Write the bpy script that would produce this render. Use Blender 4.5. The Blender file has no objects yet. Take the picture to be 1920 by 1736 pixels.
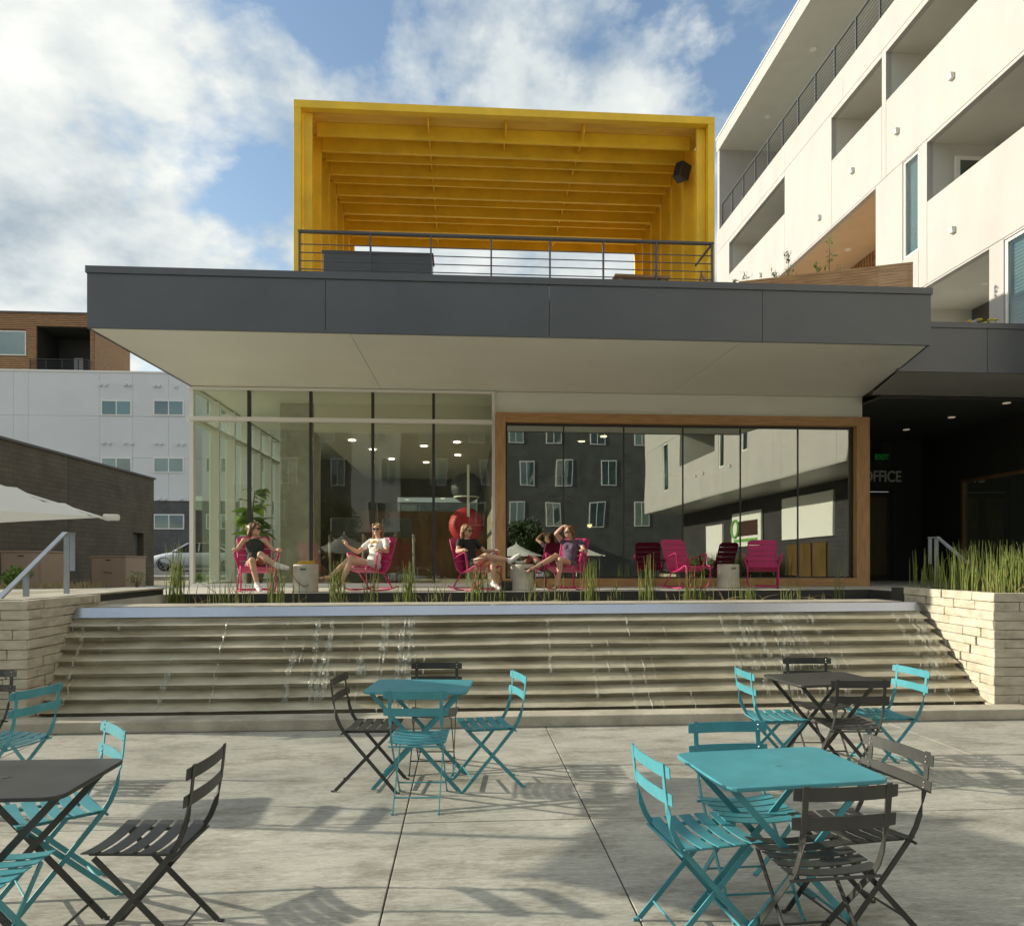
import bpy, math, random
from mathutils import Vector, Matrix, Euler
random.seed(7)
R = math.radians
scene = bpy.context.scene
col = scene.collection

# ------------------------------------------------------------------ camera
cam_d = bpy.data.cameras.new("camera"); cam = bpy.data.objects.new("camera", cam_d); col.objects.link(cam)
cam.location = (0, 0, 1.68)
cam.rotation_euler = (R(90), 0, R(-3.75))
cam_d.sensor_fit = 'HORIZONTAL'; cam_d.sensor_width = 36; cam_d.lens = 36 * 1330 / 1920
cam_d.shift_y = 187 / 1920
cam_d.clip_end = 3000
scene.camera = cam
# ------------------------------------------------------------------ exposure
scene.view_settings.view_transform = 'Standard'; scene.view_settings.look = 'None'
scene.view_settings.exposure = 1.32; scene.view_settings.gamma = 1
# ------------------------------------------------------------------ sun
SUN_EL = R(19.0); SH = (0.989, -0.148)           # horizontal direction the shadows fall
sd = bpy.data.lights.new("sun", 'SUN'); so = bpy.data.objects.new("sun", sd); col.objects.link(so)
sd.energy = 2.5; sd.angle = R(0.55); sd.color = (1.0, 0.925, 0.76)
ldir = Vector((SH[0] * math.cos(SUN_EL), SH[1] * math.cos(SUN_EL), -math.sin(SUN_EL)))
so.rotation_euler = ldir.to_track_quat('-Z', 'Y').to_euler(); so.location = (-30, 5, 20)
# ------------------------------------------------------------------ world: sky and clouds
w = bpy.data.worlds.new("World"); scene.world = w; w.use_nodes = True
nt = w.node_tree; nt.nodes.clear(); L = nt.links.new
def N(t, **kw):
    n = nt.nodes.new(t)
    for k, v in kw.items(): setattr(n, k, v)
    return n
sky = N('ShaderNodeTexSky', sky_type='NISHITA', sun_disc=False, sun_elevation=SUN_EL, sun_rotation=math.atan2(-SH[0], -SH[1]))
sky.air_density = 1.3; sky.dust_density = 1.4; sky.ozone_density = 2.0
tc = N('ShaderNodeTexCoord')
sep = N('ShaderNodeSeparateXYZ'); L(tc.outputs['Generated'], sep.inputs[0])
zc = N('ShaderNodeMath', operation='MAXIMUM'); L(sep.outputs[2], zc.inputs[0]); zc.inputs[1].default_value = 0.0
za = N('ShaderNodeMath', operation='ADD'); L(zc.outputs[0], za.inputs[0]); za.inputs[1].default_value = 0.34
dx = N('ShaderNodeMath', operation='DIVIDE'); L(sep.outputs[0], dx.inputs[0]); L(za.outputs[0], dx.inputs[1])
dy = N('ShaderNodeMath', operation='DIVIDE'); L(sep.outputs[1], dy.inputs[0]); L(za.outputs[0], dy.inputs[1])
cmb = N('ShaderNodeCombineXYZ'); L(dx.outputs[0], cmb.inputs[0]); L(dy.outputs[0], cmb.inputs[1])
CLOUD_OFF = (9.1, 12.3, 0.0)
def cloud(off, scale, detail, dist, rough=0.56):
    mp = N('ShaderNodeMapping'); mp.inputs['Location'].default_value = off; L(cmb.outputs[0], mp.inputs[0])
    n = N('ShaderNodeTexNoise'); n.inputs['Scale'].default_value = scale; n.inputs['Detail'].default_value = detail
    n.inputs['Roughness'].default_value = rough; n.inputs['Distortion'].default_value = dist
    L(mp.outputs[0], n.inputs['Vector']); return n
def ramp(src, pts):
    r = N('ShaderNodeValToRGB'); e = r.color_ramp.elements
    while len(e) < len(pts): e.new(0.5)
    for i, (p, c) in enumerate(pts): e[i].position = p; e[i].color = (*c, 1) if len(c) == 3 else c
    L(src, r.inputs[0]); return r
n1 = cloud(CLOUD_OFF, 2.1, 10, 0.1, 0.57)
n2 = cloud((CLOUD_OFF[0] + 0.07, CLOUD_OFF[1] + 0.06, 0.0), 2.1, 6, 0.1, 0.55)     # sampled towards the sun: lit side / shaded side
n3 = cloud((9.2, 4.4, 2.0), 4.2, 7, 0.3, 0.6)
mask = ramp(n1.outputs['Fac'], [(0.40, (0, 0, 0)), (0.435, (.5, .5, .5)), (0.485, (1, 1, 1))])
dif = N('ShaderNodeMath', operation='SUBTRACT'); L(n1.outputs['Fac'], dif.inputs[0]); L(n2.outputs['Fac'], dif.inputs[1])
dif2 = N('ShaderNodeMath', operation='MULTIPLY_ADD'); L(dif.outputs[0], dif2.inputs[0]); dif2.inputs[1].default_value = 2.3; dif2.inputs[2].default_value = 0.5
mixv = N('ShaderNodeMath', operation='MULTIPLY_ADD'); L(n3.outputs['Fac'], mixv.inputs[0]); mixv.inputs[1].default_value = 0.7; mixv.inputs[2].default_value = -0.35
tot = N('ShaderNodeMath', operation='ADD'); L(dif2.outputs[0], tot.inputs[0]); L(mixv.outputs[0], tot.inputs[1])
ccol = ramp(tot.outputs[0], [(0.22, (0.18, 0.215, 0.245)), (0.52, (0.30, 0.325, 0.33)), (0.86, (0.43, 0.435, 0.41))])
bg1 = N('ShaderNodeBackground'); bg1.inputs[1].default_value = 0.084; L(sky.outputs[0], bg1.inputs[0])
bg2 = N('ShaderNodeBackground'); bg2.inputs[1].default_value = 0.96; L(ccol.outputs[0], bg2.inputs[0])
mx = N('ShaderNodeMixShader'); L(mask.outputs[0], mx.inputs[0]); L(bg1.outputs[0], mx.inputs[1]); L(bg2.outputs[0], mx.inputs[2])
wo = N('ShaderNodeOutputWorld'); L(mx.outputs[0], wo.inputs[0])

scene.cycles.max_bounces = 8; scene.cycles.transparent_max_bounces = 24
scene.cycles.use_denoising = True

# ------------------------------------------------------------------ materials
MATS = {}
def mat(name, c, rough=0.6, metal=0.0, var=0.0, vscale=2.0, stretch=(1, 1, 1), bump=0.0, bscale=80.0, spec=0.5, c2=None, coat=0.0, fac=(0.35, 0.65), local=False, trans=0.0):
    m = bpy.data.materials.new(name); m.use_nodes = True; t = m.node_tree; b = t.nodes['Principled BSDF']
    b.inputs['Roughness'].default_value = rough; b.inputs['Metallic'].default_value = metal
    b.inputs['Specular IOR Level'].default_value = spec; b.inputs['Coat Weight'].default_value = coat
    b.inputs['Base Color'].default_value = (*c, 1)
    if local: src = t.nodes.new('ShaderNodeTexCoord').outputs['Object']
    else: src = t.nodes.new('ShaderNodeNewGeometry').outputs['Position']
    mp = t.nodes.new('ShaderNodeMapping'); mp.inputs['Scale'].default_value = stretch; t.links.new(src, mp.inputs[0])
    if var > 0 or c2:
        n = t.nodes.new('ShaderNodeTexNoise'); n.inputs['Scale'].default_value = vscale; n.inputs['Detail'].default_value = 8; n.inputs['Roughness'].default_value = 0.6
        t.links.new(mp.outputs[0], n.inputs['Vector'])
        r = t.nodes.new('ShaderNodeValToRGB'); r.color_ramp.elements[0].position = fac[0]; r.color_ramp.elements[1].position = fac[1]
        lo = c2 if c2 else tuple(x * (1 - var) for x in c); hi = c if c2 else tuple(min(1, x * (1 + var)) for x in c)
        r.color_ramp.elements[0].color = (*lo, 1); r.color_ramp.elements[1].color = (*hi, 1)
        t.links.new(n.outputs['Fac'], r.inputs[0]); t.links.new(r.outputs[0], b.inputs['Base Color'])
        rr = t.nodes.new('ShaderNodeMath'); rr.operation = 'MULTIPLY_ADD'; rr.inputs[1].default_value = 0.25 * rough; rr.inputs[2].default_value = rough * 0.87
        t.links.new(n.outputs['Fac'], rr.inputs[0]); t.links.new(rr.outputs[0], b.inputs['Roughness'])
    if bump > 0:
        n = t.nodes.new('ShaderNodeTexNoise'); n.inputs['Scale'].default_value = bscale; n.inputs['Detail'].default_value = 5
        t.links.new(mp.outputs[0], n.inputs['Vector'])
        bp = t.nodes.new('ShaderNodeBump'); bp.inputs['Strength'].default_value = bump; bp.inputs['Distance'].default_value = 0.01
        t.links.new(n.outputs['Fac'], bp.inputs['Height']); t.links.new(bp.outputs[0], b.inputs['Normal'])
    if trans > 0:
        tr = t.nodes.new('ShaderNodeBsdfTranslucent'); tr.inputs[0].default_value = (*c, 1)
        ms = t.nodes.new('ShaderNodeMixShader'); ms.inputs[0].default_value = trans
        out = t.nodes['Material Output']; t.links.new(b.outputs[0], ms.inputs[1]); t.links.new(tr.outputs[0], ms.inputs[2]); t.links.new(ms.outputs[0], out.inputs[0])
    MATS[name] = m; return m

def glass(name, tint, r0, wav=0.0, wscale=0.6):
    m = bpy.data.materials.new(name); m.use_nodes = True; t = m.node_tree; t.nodes.clear(); l = t.links.new
    out = t.nodes.new('ShaderNodeOutputMaterial'); tr = t.nodes.new('ShaderNodeBsdfTransparent'); tr.inputs[0].default_value = (*tint, 1)
    gl = t.nodes.new('ShaderNodeBsdfGlossy'); gl.inputs['Roughness'].default_value = 0.0; gl.inputs[0].default_value = (0.92, 0.96, 0.90, 1)
    lw = t.nodes.new('ShaderNodeLayerWeight'); lw.inputs[0].default_value = 0.5
    p = t.nodes.new('ShaderNodeMath'); p.operation = 'POWER'; l(lw.outputs['Facing'], p.inputs[0]); p.inputs[1].default_value = 5
    q = t.nodes.new('ShaderNodeMath'); q.operation = 'MULTIPLY_ADD'; l(p.outputs[0], q.inputs[0]); q.inputs[1].default_value = 1 - r0; q.inputs[2].default_value = r0
    mxs = t.nodes.new('ShaderNodeMixShader'); l(q.outputs[0], mxs.inputs[0]); l(tr.outputs[0], mxs.inputs[1]); l(gl.outputs[0], mxs.inputs[2]); l(mxs.outputs[0], out.inputs[0])
    if wav > 0:
        g = t.nodes.new('ShaderNodeNewGeometry'); n = t.nodes.new('ShaderNodeTexNoise'); n.inputs['Scale'].default_value = wscale; n.inputs['Detail'].default_value = 1
        l(g.outputs['Position'], n.inputs['Vector']); bp = t.nodes.new('ShaderNodeBump'); bp.inputs['Strength'].default_value = 1; bp.inputs['Distance'].default_value = wav
        l(n.outputs['Fac'], bp.inputs['Height']); l(bp.outputs[0], gl.inputs['Normal'])
    MATS[name] = m; return m

def emit(name, c, s):
    m = bpy.data.materials.new(name); m.use_nodes = True; b = m.node_tree.nodes['Principled BSDF']
    b.inputs['Base Color'].default_value = (*c, 1); b.inputs['Emission Color'].default_value = (*c, 1); b.inputs['Emission Strength'].default_value = s
    MATS[name] = m; return m

def plaza_mat():
    m = mat('plaza_concrete', (0.44, 0.40, 0.325), 0.72); t = m.node_tree; l = t.links.new; b = t.nodes['Principled BSDF']
    g = t.nodes.new('ShaderNodeNewGeometry')
    def noise(sc, st, det=6, rg=0.6):
        mp = t.nodes.new('ShaderNodeMapping'); mp.inputs['Scale'].default_value = st; l(g.outputs['Position'], mp.inputs[0])
        n = t.nodes.new('ShaderNodeTexNoise'); n.inputs['Scale'].default_value = sc; n.inputs['Detail'].default_value = det; n.inputs['Roughness'].default_value = rg
        l(mp.outputs[0], n.inputs['Vector']); return n.outputs['Fac']
    def rmp(s, a, c1, bb, c2):
        r = t.nodes.new('ShaderNodeValToRGB'); r.color_ramp.elements[0].position = a; r.color_ramp.elements[1].position = bb
        r.color_ramp.elements[0].color = (*c1, 1); r.color_ramp.elements[1].color = (*c2, 1); l(s, r.inputs[0]); return r.outputs[0]
    def mul(a, bb, f=1.0):
        x = t.nodes.new('ShaderNodeMix'); x.data_type = 'RGBA'; x.blend_type = 'MULTIPLY'; x.inputs[0].default_value = f
        l(a, x.inputs[6]); l(bb, x.inputs[7]); return x.outputs[2]
    base = rmp(noise(0.9, (1, 1.4, 1), 7), 0.33, (0.37, 0.365, 0.325), 0.66, (0.53, 0.515, 0.455))
    streak = rmp(noise(6, (0.5, 4.5, 1), 8, 0.72), 0.35, (0.80, 0.79, 0.775), 0.60, (1.06, 1.055, 1.04))
    fine = rmp(noise(60, (0.3, 1.8, 1), 4, 0.7), 0.38, (0.76, 0.75, 0.73), 0.58, (1.06, 1.06, 1.06))
    stain = rmp(noise(2.3, (0.7, 1.3, 1), 7, 0.72), 0.36, (0.62, 0.61, 0.585), 0.52, (1, 1, 1))
    oi = t.nodes.new('ShaderNodeObjectInfo'); tone = rmp(oi.outputs['Random'], 0.0, (0.88, 0.885, 0.885), 1.0, (1.03, 1.02, 1.0))
    pit = rmp(noise(210, (1, 1, 1), 2, 0.5), 0.27, (0.55, 0.53, 0.5), 0.33, (1, 1, 1))
    c = mul(mul(mul(mul(mul(base, streak), fine), stain), tone), pit)
    l(c, b.inputs['Base Color'])
    bp = t.nodes.new('ShaderNodeBump'); bp.inputs['Strength'].default_value = 0.45; bp.inputs['Distance'].default_value = 0.006
    l(noise(34, (0.22, 2.4, 1), 5, 0.7), bp.inputs['Height']); l(bp.outputs[0], b.inputs['Normal'])
plaza_mat()

def brick_mat(name, axes, c1, c2, cm, scale, bw=0.4, rh=0.2):
    m = mat(name, c1, 0.8); t = m.node_tree; l = t.links.new; b = t.nodes['Principled BSDF']
    g = t.nodes.new('ShaderNodeNewGeometry'); s = t.nodes.new('ShaderNodeSeparateXYZ'); cb = t.nodes.new('ShaderNodeCombineXYZ')
    l(g.outputs['Position'], s.inputs[0]); l(s.outputs[axes[0]], cb.inputs[0]); l(s.outputs[axes[1]], cb.inputs[1])
    br = t.nodes.new('ShaderNodeTexBrick'); l(cb.outputs[0], br.inputs['Vector']); br.inputs['Scale'].default_value = scale
    br.inputs['Color1'].default_value = (*c1, 1); br.inputs['Color2'].default_value = (*c2, 1); br.inputs['Mortar'].default_value = (*cm, 1)
    br.inputs['Mortar Size'].default_value = 0.010; br.inputs['Brick Width'].default_value = bw; br.inputs['Row Height'].default_value = rh; br.inputs['Mortar Smooth'].default_value = 0.3
    n = t.nodes.new('ShaderNodeTexNoise'); n.inputs['Scale'].default_value = 1.3; n.inputs['Detail'].default_value = 7; l(g.outputs['Position'], n.inputs['Vector'])
    r = t.nodes.new('ShaderNodeValToRGB'); r.color_ramp.elements[0].color = (0.75, 0.75, 0.75, 1); r.color_ramp.elements[1].color = (1.15, 1.15, 1.15, 1); r.color_ramp.elements[0].position = .3; r.color_ramp.elements[1].position = .7
    l(n.outputs['Fac'], r.inputs[0])
    x = t.nodes.new('ShaderNodeMix'); x.data_type = 'RGBA'; x.blend_type = 'MULTIPLY'; x.inputs[0].default_value = 1; l(br.outputs['Color'], x.inputs[6]); l(r.outputs[0], x.inputs[7])
    l(x.outputs[2], b.inputs['Base Color'])
    bp = t.nodes.new('ShaderNodeBump'); bp.inputs['Strength'].default_value = 0.5; bp.inputs['Distance'].default_value = 0.01; bp.invert = True
    l(br.outputs['Fac'], bp.inputs['Height']); l(bp.outputs[0], b.inputs['Normal'])
brick_mat('brown_brick', (1, 2), (0.105, 0.088, 0.060), (0.088, 0.073, 0.050), (0.060, 0.050, 0.036), 1.0, 0.42, 0.15)
brick_mat('charcoal_brick', (0, 2), (0.115, 0.118, 0.115), (0.10, 0.103, 0.10), (0.07, 0.07, 0.07), 1.0, 0.4, 0.15)
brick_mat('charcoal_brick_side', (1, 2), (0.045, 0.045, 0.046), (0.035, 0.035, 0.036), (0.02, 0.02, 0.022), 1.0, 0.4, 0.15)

mat('joint_dark', (0.05, 0.046, 0.04), 0.9)
mat('kerb_concrete', (0.52, 0.475, 0.38), 0.8, var=0.3, vscale=2.5, bump=0.5, bscale=40, c2=(0.33, 0.30, 0.235))
mat('board_concrete', (0.57, 0.52, 0.41), 0.85, vscale=5, stretch=(1, 1, 2.4), bump=0.9, bscale=24, c2=(0.40, 0.355, 0.27))
mat('step_concrete', (0.52, 0.48, 0.36), 0.34, vscale=2.4, stretch=(0.6, 1, 2.5), bump=0.4, bscale=30, c2=(0.27, 0.235, 0.15), coat=0.7)
mat('terrace_concrete', (0.60, 0.57, 0.50), 0.7, var=0.15, vscale=2)
mat('terrace_edge', (0.05, 0.047, 0.042), 0.7, var=0.2)
mat('soil', (0.05, 0.04, 0.03), 0.95, var=0.3, vscale=8)
mat('weir_steel', (0.44, 0.47, 0.54), 0.24, metal=0.9, var=0.06, vscale=1.2)
mat('white_stucco', (0.415, 0.40, 0.385), 0.85, var=0.05, vscale=1.6, stretch=(1, 1, .35), bump=0.12, bscale=120)
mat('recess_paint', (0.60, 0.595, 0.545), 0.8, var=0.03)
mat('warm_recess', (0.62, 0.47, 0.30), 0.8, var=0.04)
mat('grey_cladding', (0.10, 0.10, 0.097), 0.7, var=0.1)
mat('far_stucco', (0.66, 0.67, 0.68), 0.85, var=0.03, vscale=0.5)
mat('soffit_paint', (0.87, 0.875, 0.79), 0.38, var=0.03, vscale=0.7)
mat('soffit_grey', (0.36, 0.35, 0.32), 0.4, var=0.04)
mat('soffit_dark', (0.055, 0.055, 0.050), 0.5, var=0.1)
mat('fascia_panel', (0.088, 0.096, 0.104), 0.34, var=0.09, vscale=0.9, spec=0.6, bump=0.35, bscale=1.6)
mat('white_metal', (0.80, 0.79, 0.74), 0.45)
mat('dark_metal', (0.035, 0.035, 0.034), 0.45)
mat('rail_metal', (0.085, 0.09, 0.095), 0.45, var=0.08)
mat('galvanised', (0.30, 0.33, 0.36), 0.42, metal=0.4, var=0.1, vscale=6)
mat('yellow_paint', (0.86, 0.55, 0.03), 0.55, var=0.10, vscale=2.0)
mat('yellow_deck', (0.90, 0.60, 0.12), 0.65, vscale=2.6, stretch=(0.4, 3, 1), c2=(0.70, 0.42, 0.09), fac=(0.28, 0.6))
mat('oak_frame', (0.54, 0.31, 0.13), 0.5, vscale=5, stretch=(0.5, 4, 4), c2=(0.40, 0.215, 0.085), bump=0.15, bscale=40)
mat('oak_frame_v', (0.54, 0.31, 0.13), 0.5, vscale=5, stretch=(4, 4, 0.5), c2=(0.40, 0.215, 0.085), bump=0.15, bscale=40)
mat('cedar', (0.42, 0.235, 0.11), 0.6, vscale=4, stretch=(0.6, 0.6, 4), c2=(0.26, 0.135, 0.06))
mat('sunlit_cedar', (0.52, 0.33, 0.17), 0.6, vscale=4, stretch=(0.6, 0.6, 4), c2=(0.36, 0.205, 0.095))  # lighter copy of cedar: sunlight on the roof screen put into its colour
mat('cedar_dark', (0.24, 0.125, 0.058), 0.65, vscale=3, stretch=(1, 1, 0.3), c2=(0.13, 0.066, 0.032))
mat('column_concrete', (0.46, 0.45, 0.38), 0.8, vscale=3, c2=(0.34, 0.33, 0.275), bump=0.3, bscale=30)
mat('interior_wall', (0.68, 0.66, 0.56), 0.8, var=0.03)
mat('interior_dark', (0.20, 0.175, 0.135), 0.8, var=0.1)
mat('interior_floor', (0.42, 0.38, 0.30), 0.35, var=0.1)
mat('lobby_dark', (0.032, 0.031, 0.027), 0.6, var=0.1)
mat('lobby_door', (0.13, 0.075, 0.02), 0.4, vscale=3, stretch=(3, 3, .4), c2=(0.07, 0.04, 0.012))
mat('letter_grey', (0.70, 0.69, 0.64), 0.5)
mat('turquoise_paint', (0.068, 0.29, 0.34), 0.40, var=0.10, vscale=7, spec=0.45, bump=.05, bscale=60)
mat('bistro_black', (0.044, 0.044, 0.040), 0.42, var=0.16, vscale=7, spec=0.5, bump=.05, bscale=60)
mat('rivet_metal', (0.5, 0.5, 0.48), 0.4, metal=0.8)
mat('pink_paint', (0.52, 0.022, 0.135), 0.42, var=0.05, vscale=4)
mat('cast_concrete', (0.50, 0.47, 0.38), 0.75, var=0.1, vscale=6, bump=0.2, bscale=40)
mat('leather', (0.24, 0.12, 0.045), 0.6, var=0.15)
mat('black_fabric', (0.016, 0.017, 0.016), 0.8, var=0.3, vscale=30)
mat('black_leather', (0.02, 0.02, 0.02), 0.4)
mat('yellow_cloth', (0.55, 0.33, 0.04), 0.8, var=0.1, vscale=20)
mat('steel', (0.55, 0.55, 0.53), 0.3, metal=0.9)
mat('reed', (0.30, 0.34, 0.07), 0.6, vscale=14, c2=(0.15, 0.20, 0.04), trans=0.3)
mat('reed_dry', (0.30, 0.24, 0.09), 0.7, var=0.2, vscale=10, trans=0.2)
mat('leaf', (0.14, 0.23, 0.035), 0.4, var=0.35, vscale=6, trans=0.3)
mat('leaf_dark', (0.035, 0.062, 0.018), 0.6, var=0.4, vscale=3, trans=0.2)
mat('bark', (0.12, 0.09, 0.06), 0.9, var=0.3, vscale=12)
mat('flower', (0.60, 0.50, 0.04), 0.6)
mat('dry_grass', (0.36, 0.28, 0.13), 0.8, var=0.3, vscale=6, trans=0.2)
mat('pot', (0.17, 0.15, 0.11), 0.6, var=0.1)
mat('canvas', (0.76, 0.75, 0.70), 0.8, var=0.02, trans=0.25)
mat('cabinet_paint', (0.33, 0.235, 0.165), 0.6, var=0.06, vscale=1.5)
mat('asphalt', (0.055, 0.055, 0.055), 0.9, var=0.25, vscale=3)
mat('path_concrete', (0.46, 0.44, 0.39), 0.85, var=0.12, vscale=1.5)
mat('ground_earth', (0.28, 0.25, 0.17), 0.95, var=0.25, vscale=0.7)
mat('car_paint', (0.66, 0.69, 0.72), 0.2, coat=0.8)
mat('tyre', (0.02, 0.02, 0.02), 0.8)
mat('rim', (0.50, 0.51, 0.52), 0.3, metal=0.8)
mat('ball_red', (0.45, 0.018, 0.03), 0.6)
mat('ball_grey', (0.045, 0.052, 0.056), 0.5)
mat('machine_grey', (0.09, 0.095, 0.09), 0.4, var=0.1)
mat('machine_light', (0.45, 0.45, 0.42), 0.4)
mat('skin', (0.58, 0.34, 0.225), 0.5, var=0.06, vscale=9)
mat('hair_brown', (0.135, 0.068, 0.030), 0.45, var=0.35, vscale=25, stretch=(3, 3, 0.6))
mat('hair_light', (0.26, 0.145, 0.065), 0.45, var=0.35, vscale=25, stretch=(3, 3, 0.6))
mat('white_tee', (0.72, 0.70, 0.64), 0.85, var=0.04, vscale=6)
mat('grey_shorts', (0.56, 0.55, 0.50), 0.85, var=0.05)
mat('denim', (0.10, 0.11, 0.13), 0.85, var=0.2, vscale=12)
mat('green_top', (0.028, 0.040, 0.026), 0.85, var=0.25, vscale=15)
mat('purple_top', (0.10, 0.07, 0.115), 0.85, var=0.2, vscale=12)
mat('shoe_white', (0.72, 0.70, 0.65), 0.6)
mat('sign_white', (0.75, 0.75, 0.72), 0.6)
mat('sign_green', (0.14, 0.36, 0.08), 0.6)
mat('sign_brown', (0.05, 0.02, 0.015), 0.6)
mat('blind', (0.50, 0.60, 0.56), 0.6)
glass('facade_glass', (0.96, 0.98, 0.93), 0.055, 0.004, 0.7)
glass('mirror_glass', (0.60, 0.62, 0.52), 0.36, 0.003, 0.6)
glass('window_glass', (0.62, 0.70, 0.72), 0.13, 0.006, 0.5)
glass('clear_glass', (0.92, 0.95, 0.90), 0.06)
emit('exit_green', (0.01, 0.20, 0.03), 0.06)
emit('lamp_glow', (1.0, 0.72, 0.40), 3.0)
emit('downlight', (1.0, 0.88, 0.66), 4.5)
emit('entrance_downlight', (1.0, 0.85, 0.6), 0.10)
def water_mat(name, lo, hi, mx_a, sc):
    m = bpy.data.materials.new(name); m.use_nodes = True; t = m.node_tree; t.nodes.clear(); l = t.links.new
    out = t.nodes.new('ShaderNodeOutputMaterial'); tr = t.nodes.new('ShaderNodeBsdfTransparent'); tr.inputs[0].default_value = (0.96, 0.97, 0.95, 1)
    p = t.nodes.new('ShaderNodeBsdfPrincipled'); p.inputs['Base Color'].default_value = (0.82, 0.82, 0.78, 1); p.inputs['Roughness'].default_value = 0.15
    g = t.nodes.new('ShaderNodeNewGeometry'); mp = t.nodes.new('ShaderNodeMapping'); mp.inputs['Scale'].default_value = sc; l(g.outputs['Position'], mp.inputs[0])
    n = t.nodes.new('ShaderNodeTexNoise'); n.inputs['Scale'].default_value = 1; n.inputs['Detail'].default_value = 5; l(mp.outputs[0], n.inputs['Vector'])
    r = t.nodes.new('ShaderNodeValToRGB'); r.color_ramp.elements[0].position = lo; r.color_ramp.elements[1].position = hi; r.color_ramp.elements[1].color = (mx_a, mx_a, mx_a, 1); l(n.outputs['Fac'], r.inputs[0])
    ms = t.nodes.new('ShaderNodeMixShader'); l(r.outputs[0], ms.inputs[0]); l(tr.outputs[0], ms.inputs[1]); l(p.outputs[0], ms.inputs[2]); l(ms.outputs[0], out.inputs[0])
    MATS[name] = m
water_mat('water', .35, .7, .8, (40, 20, 14)); water_mat('water_veil', .40, .80, .45, (130, 20, 5))
mat('pool_water', (0.16, 0.16, 0.12), 0.04, spec=0.6)

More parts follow.
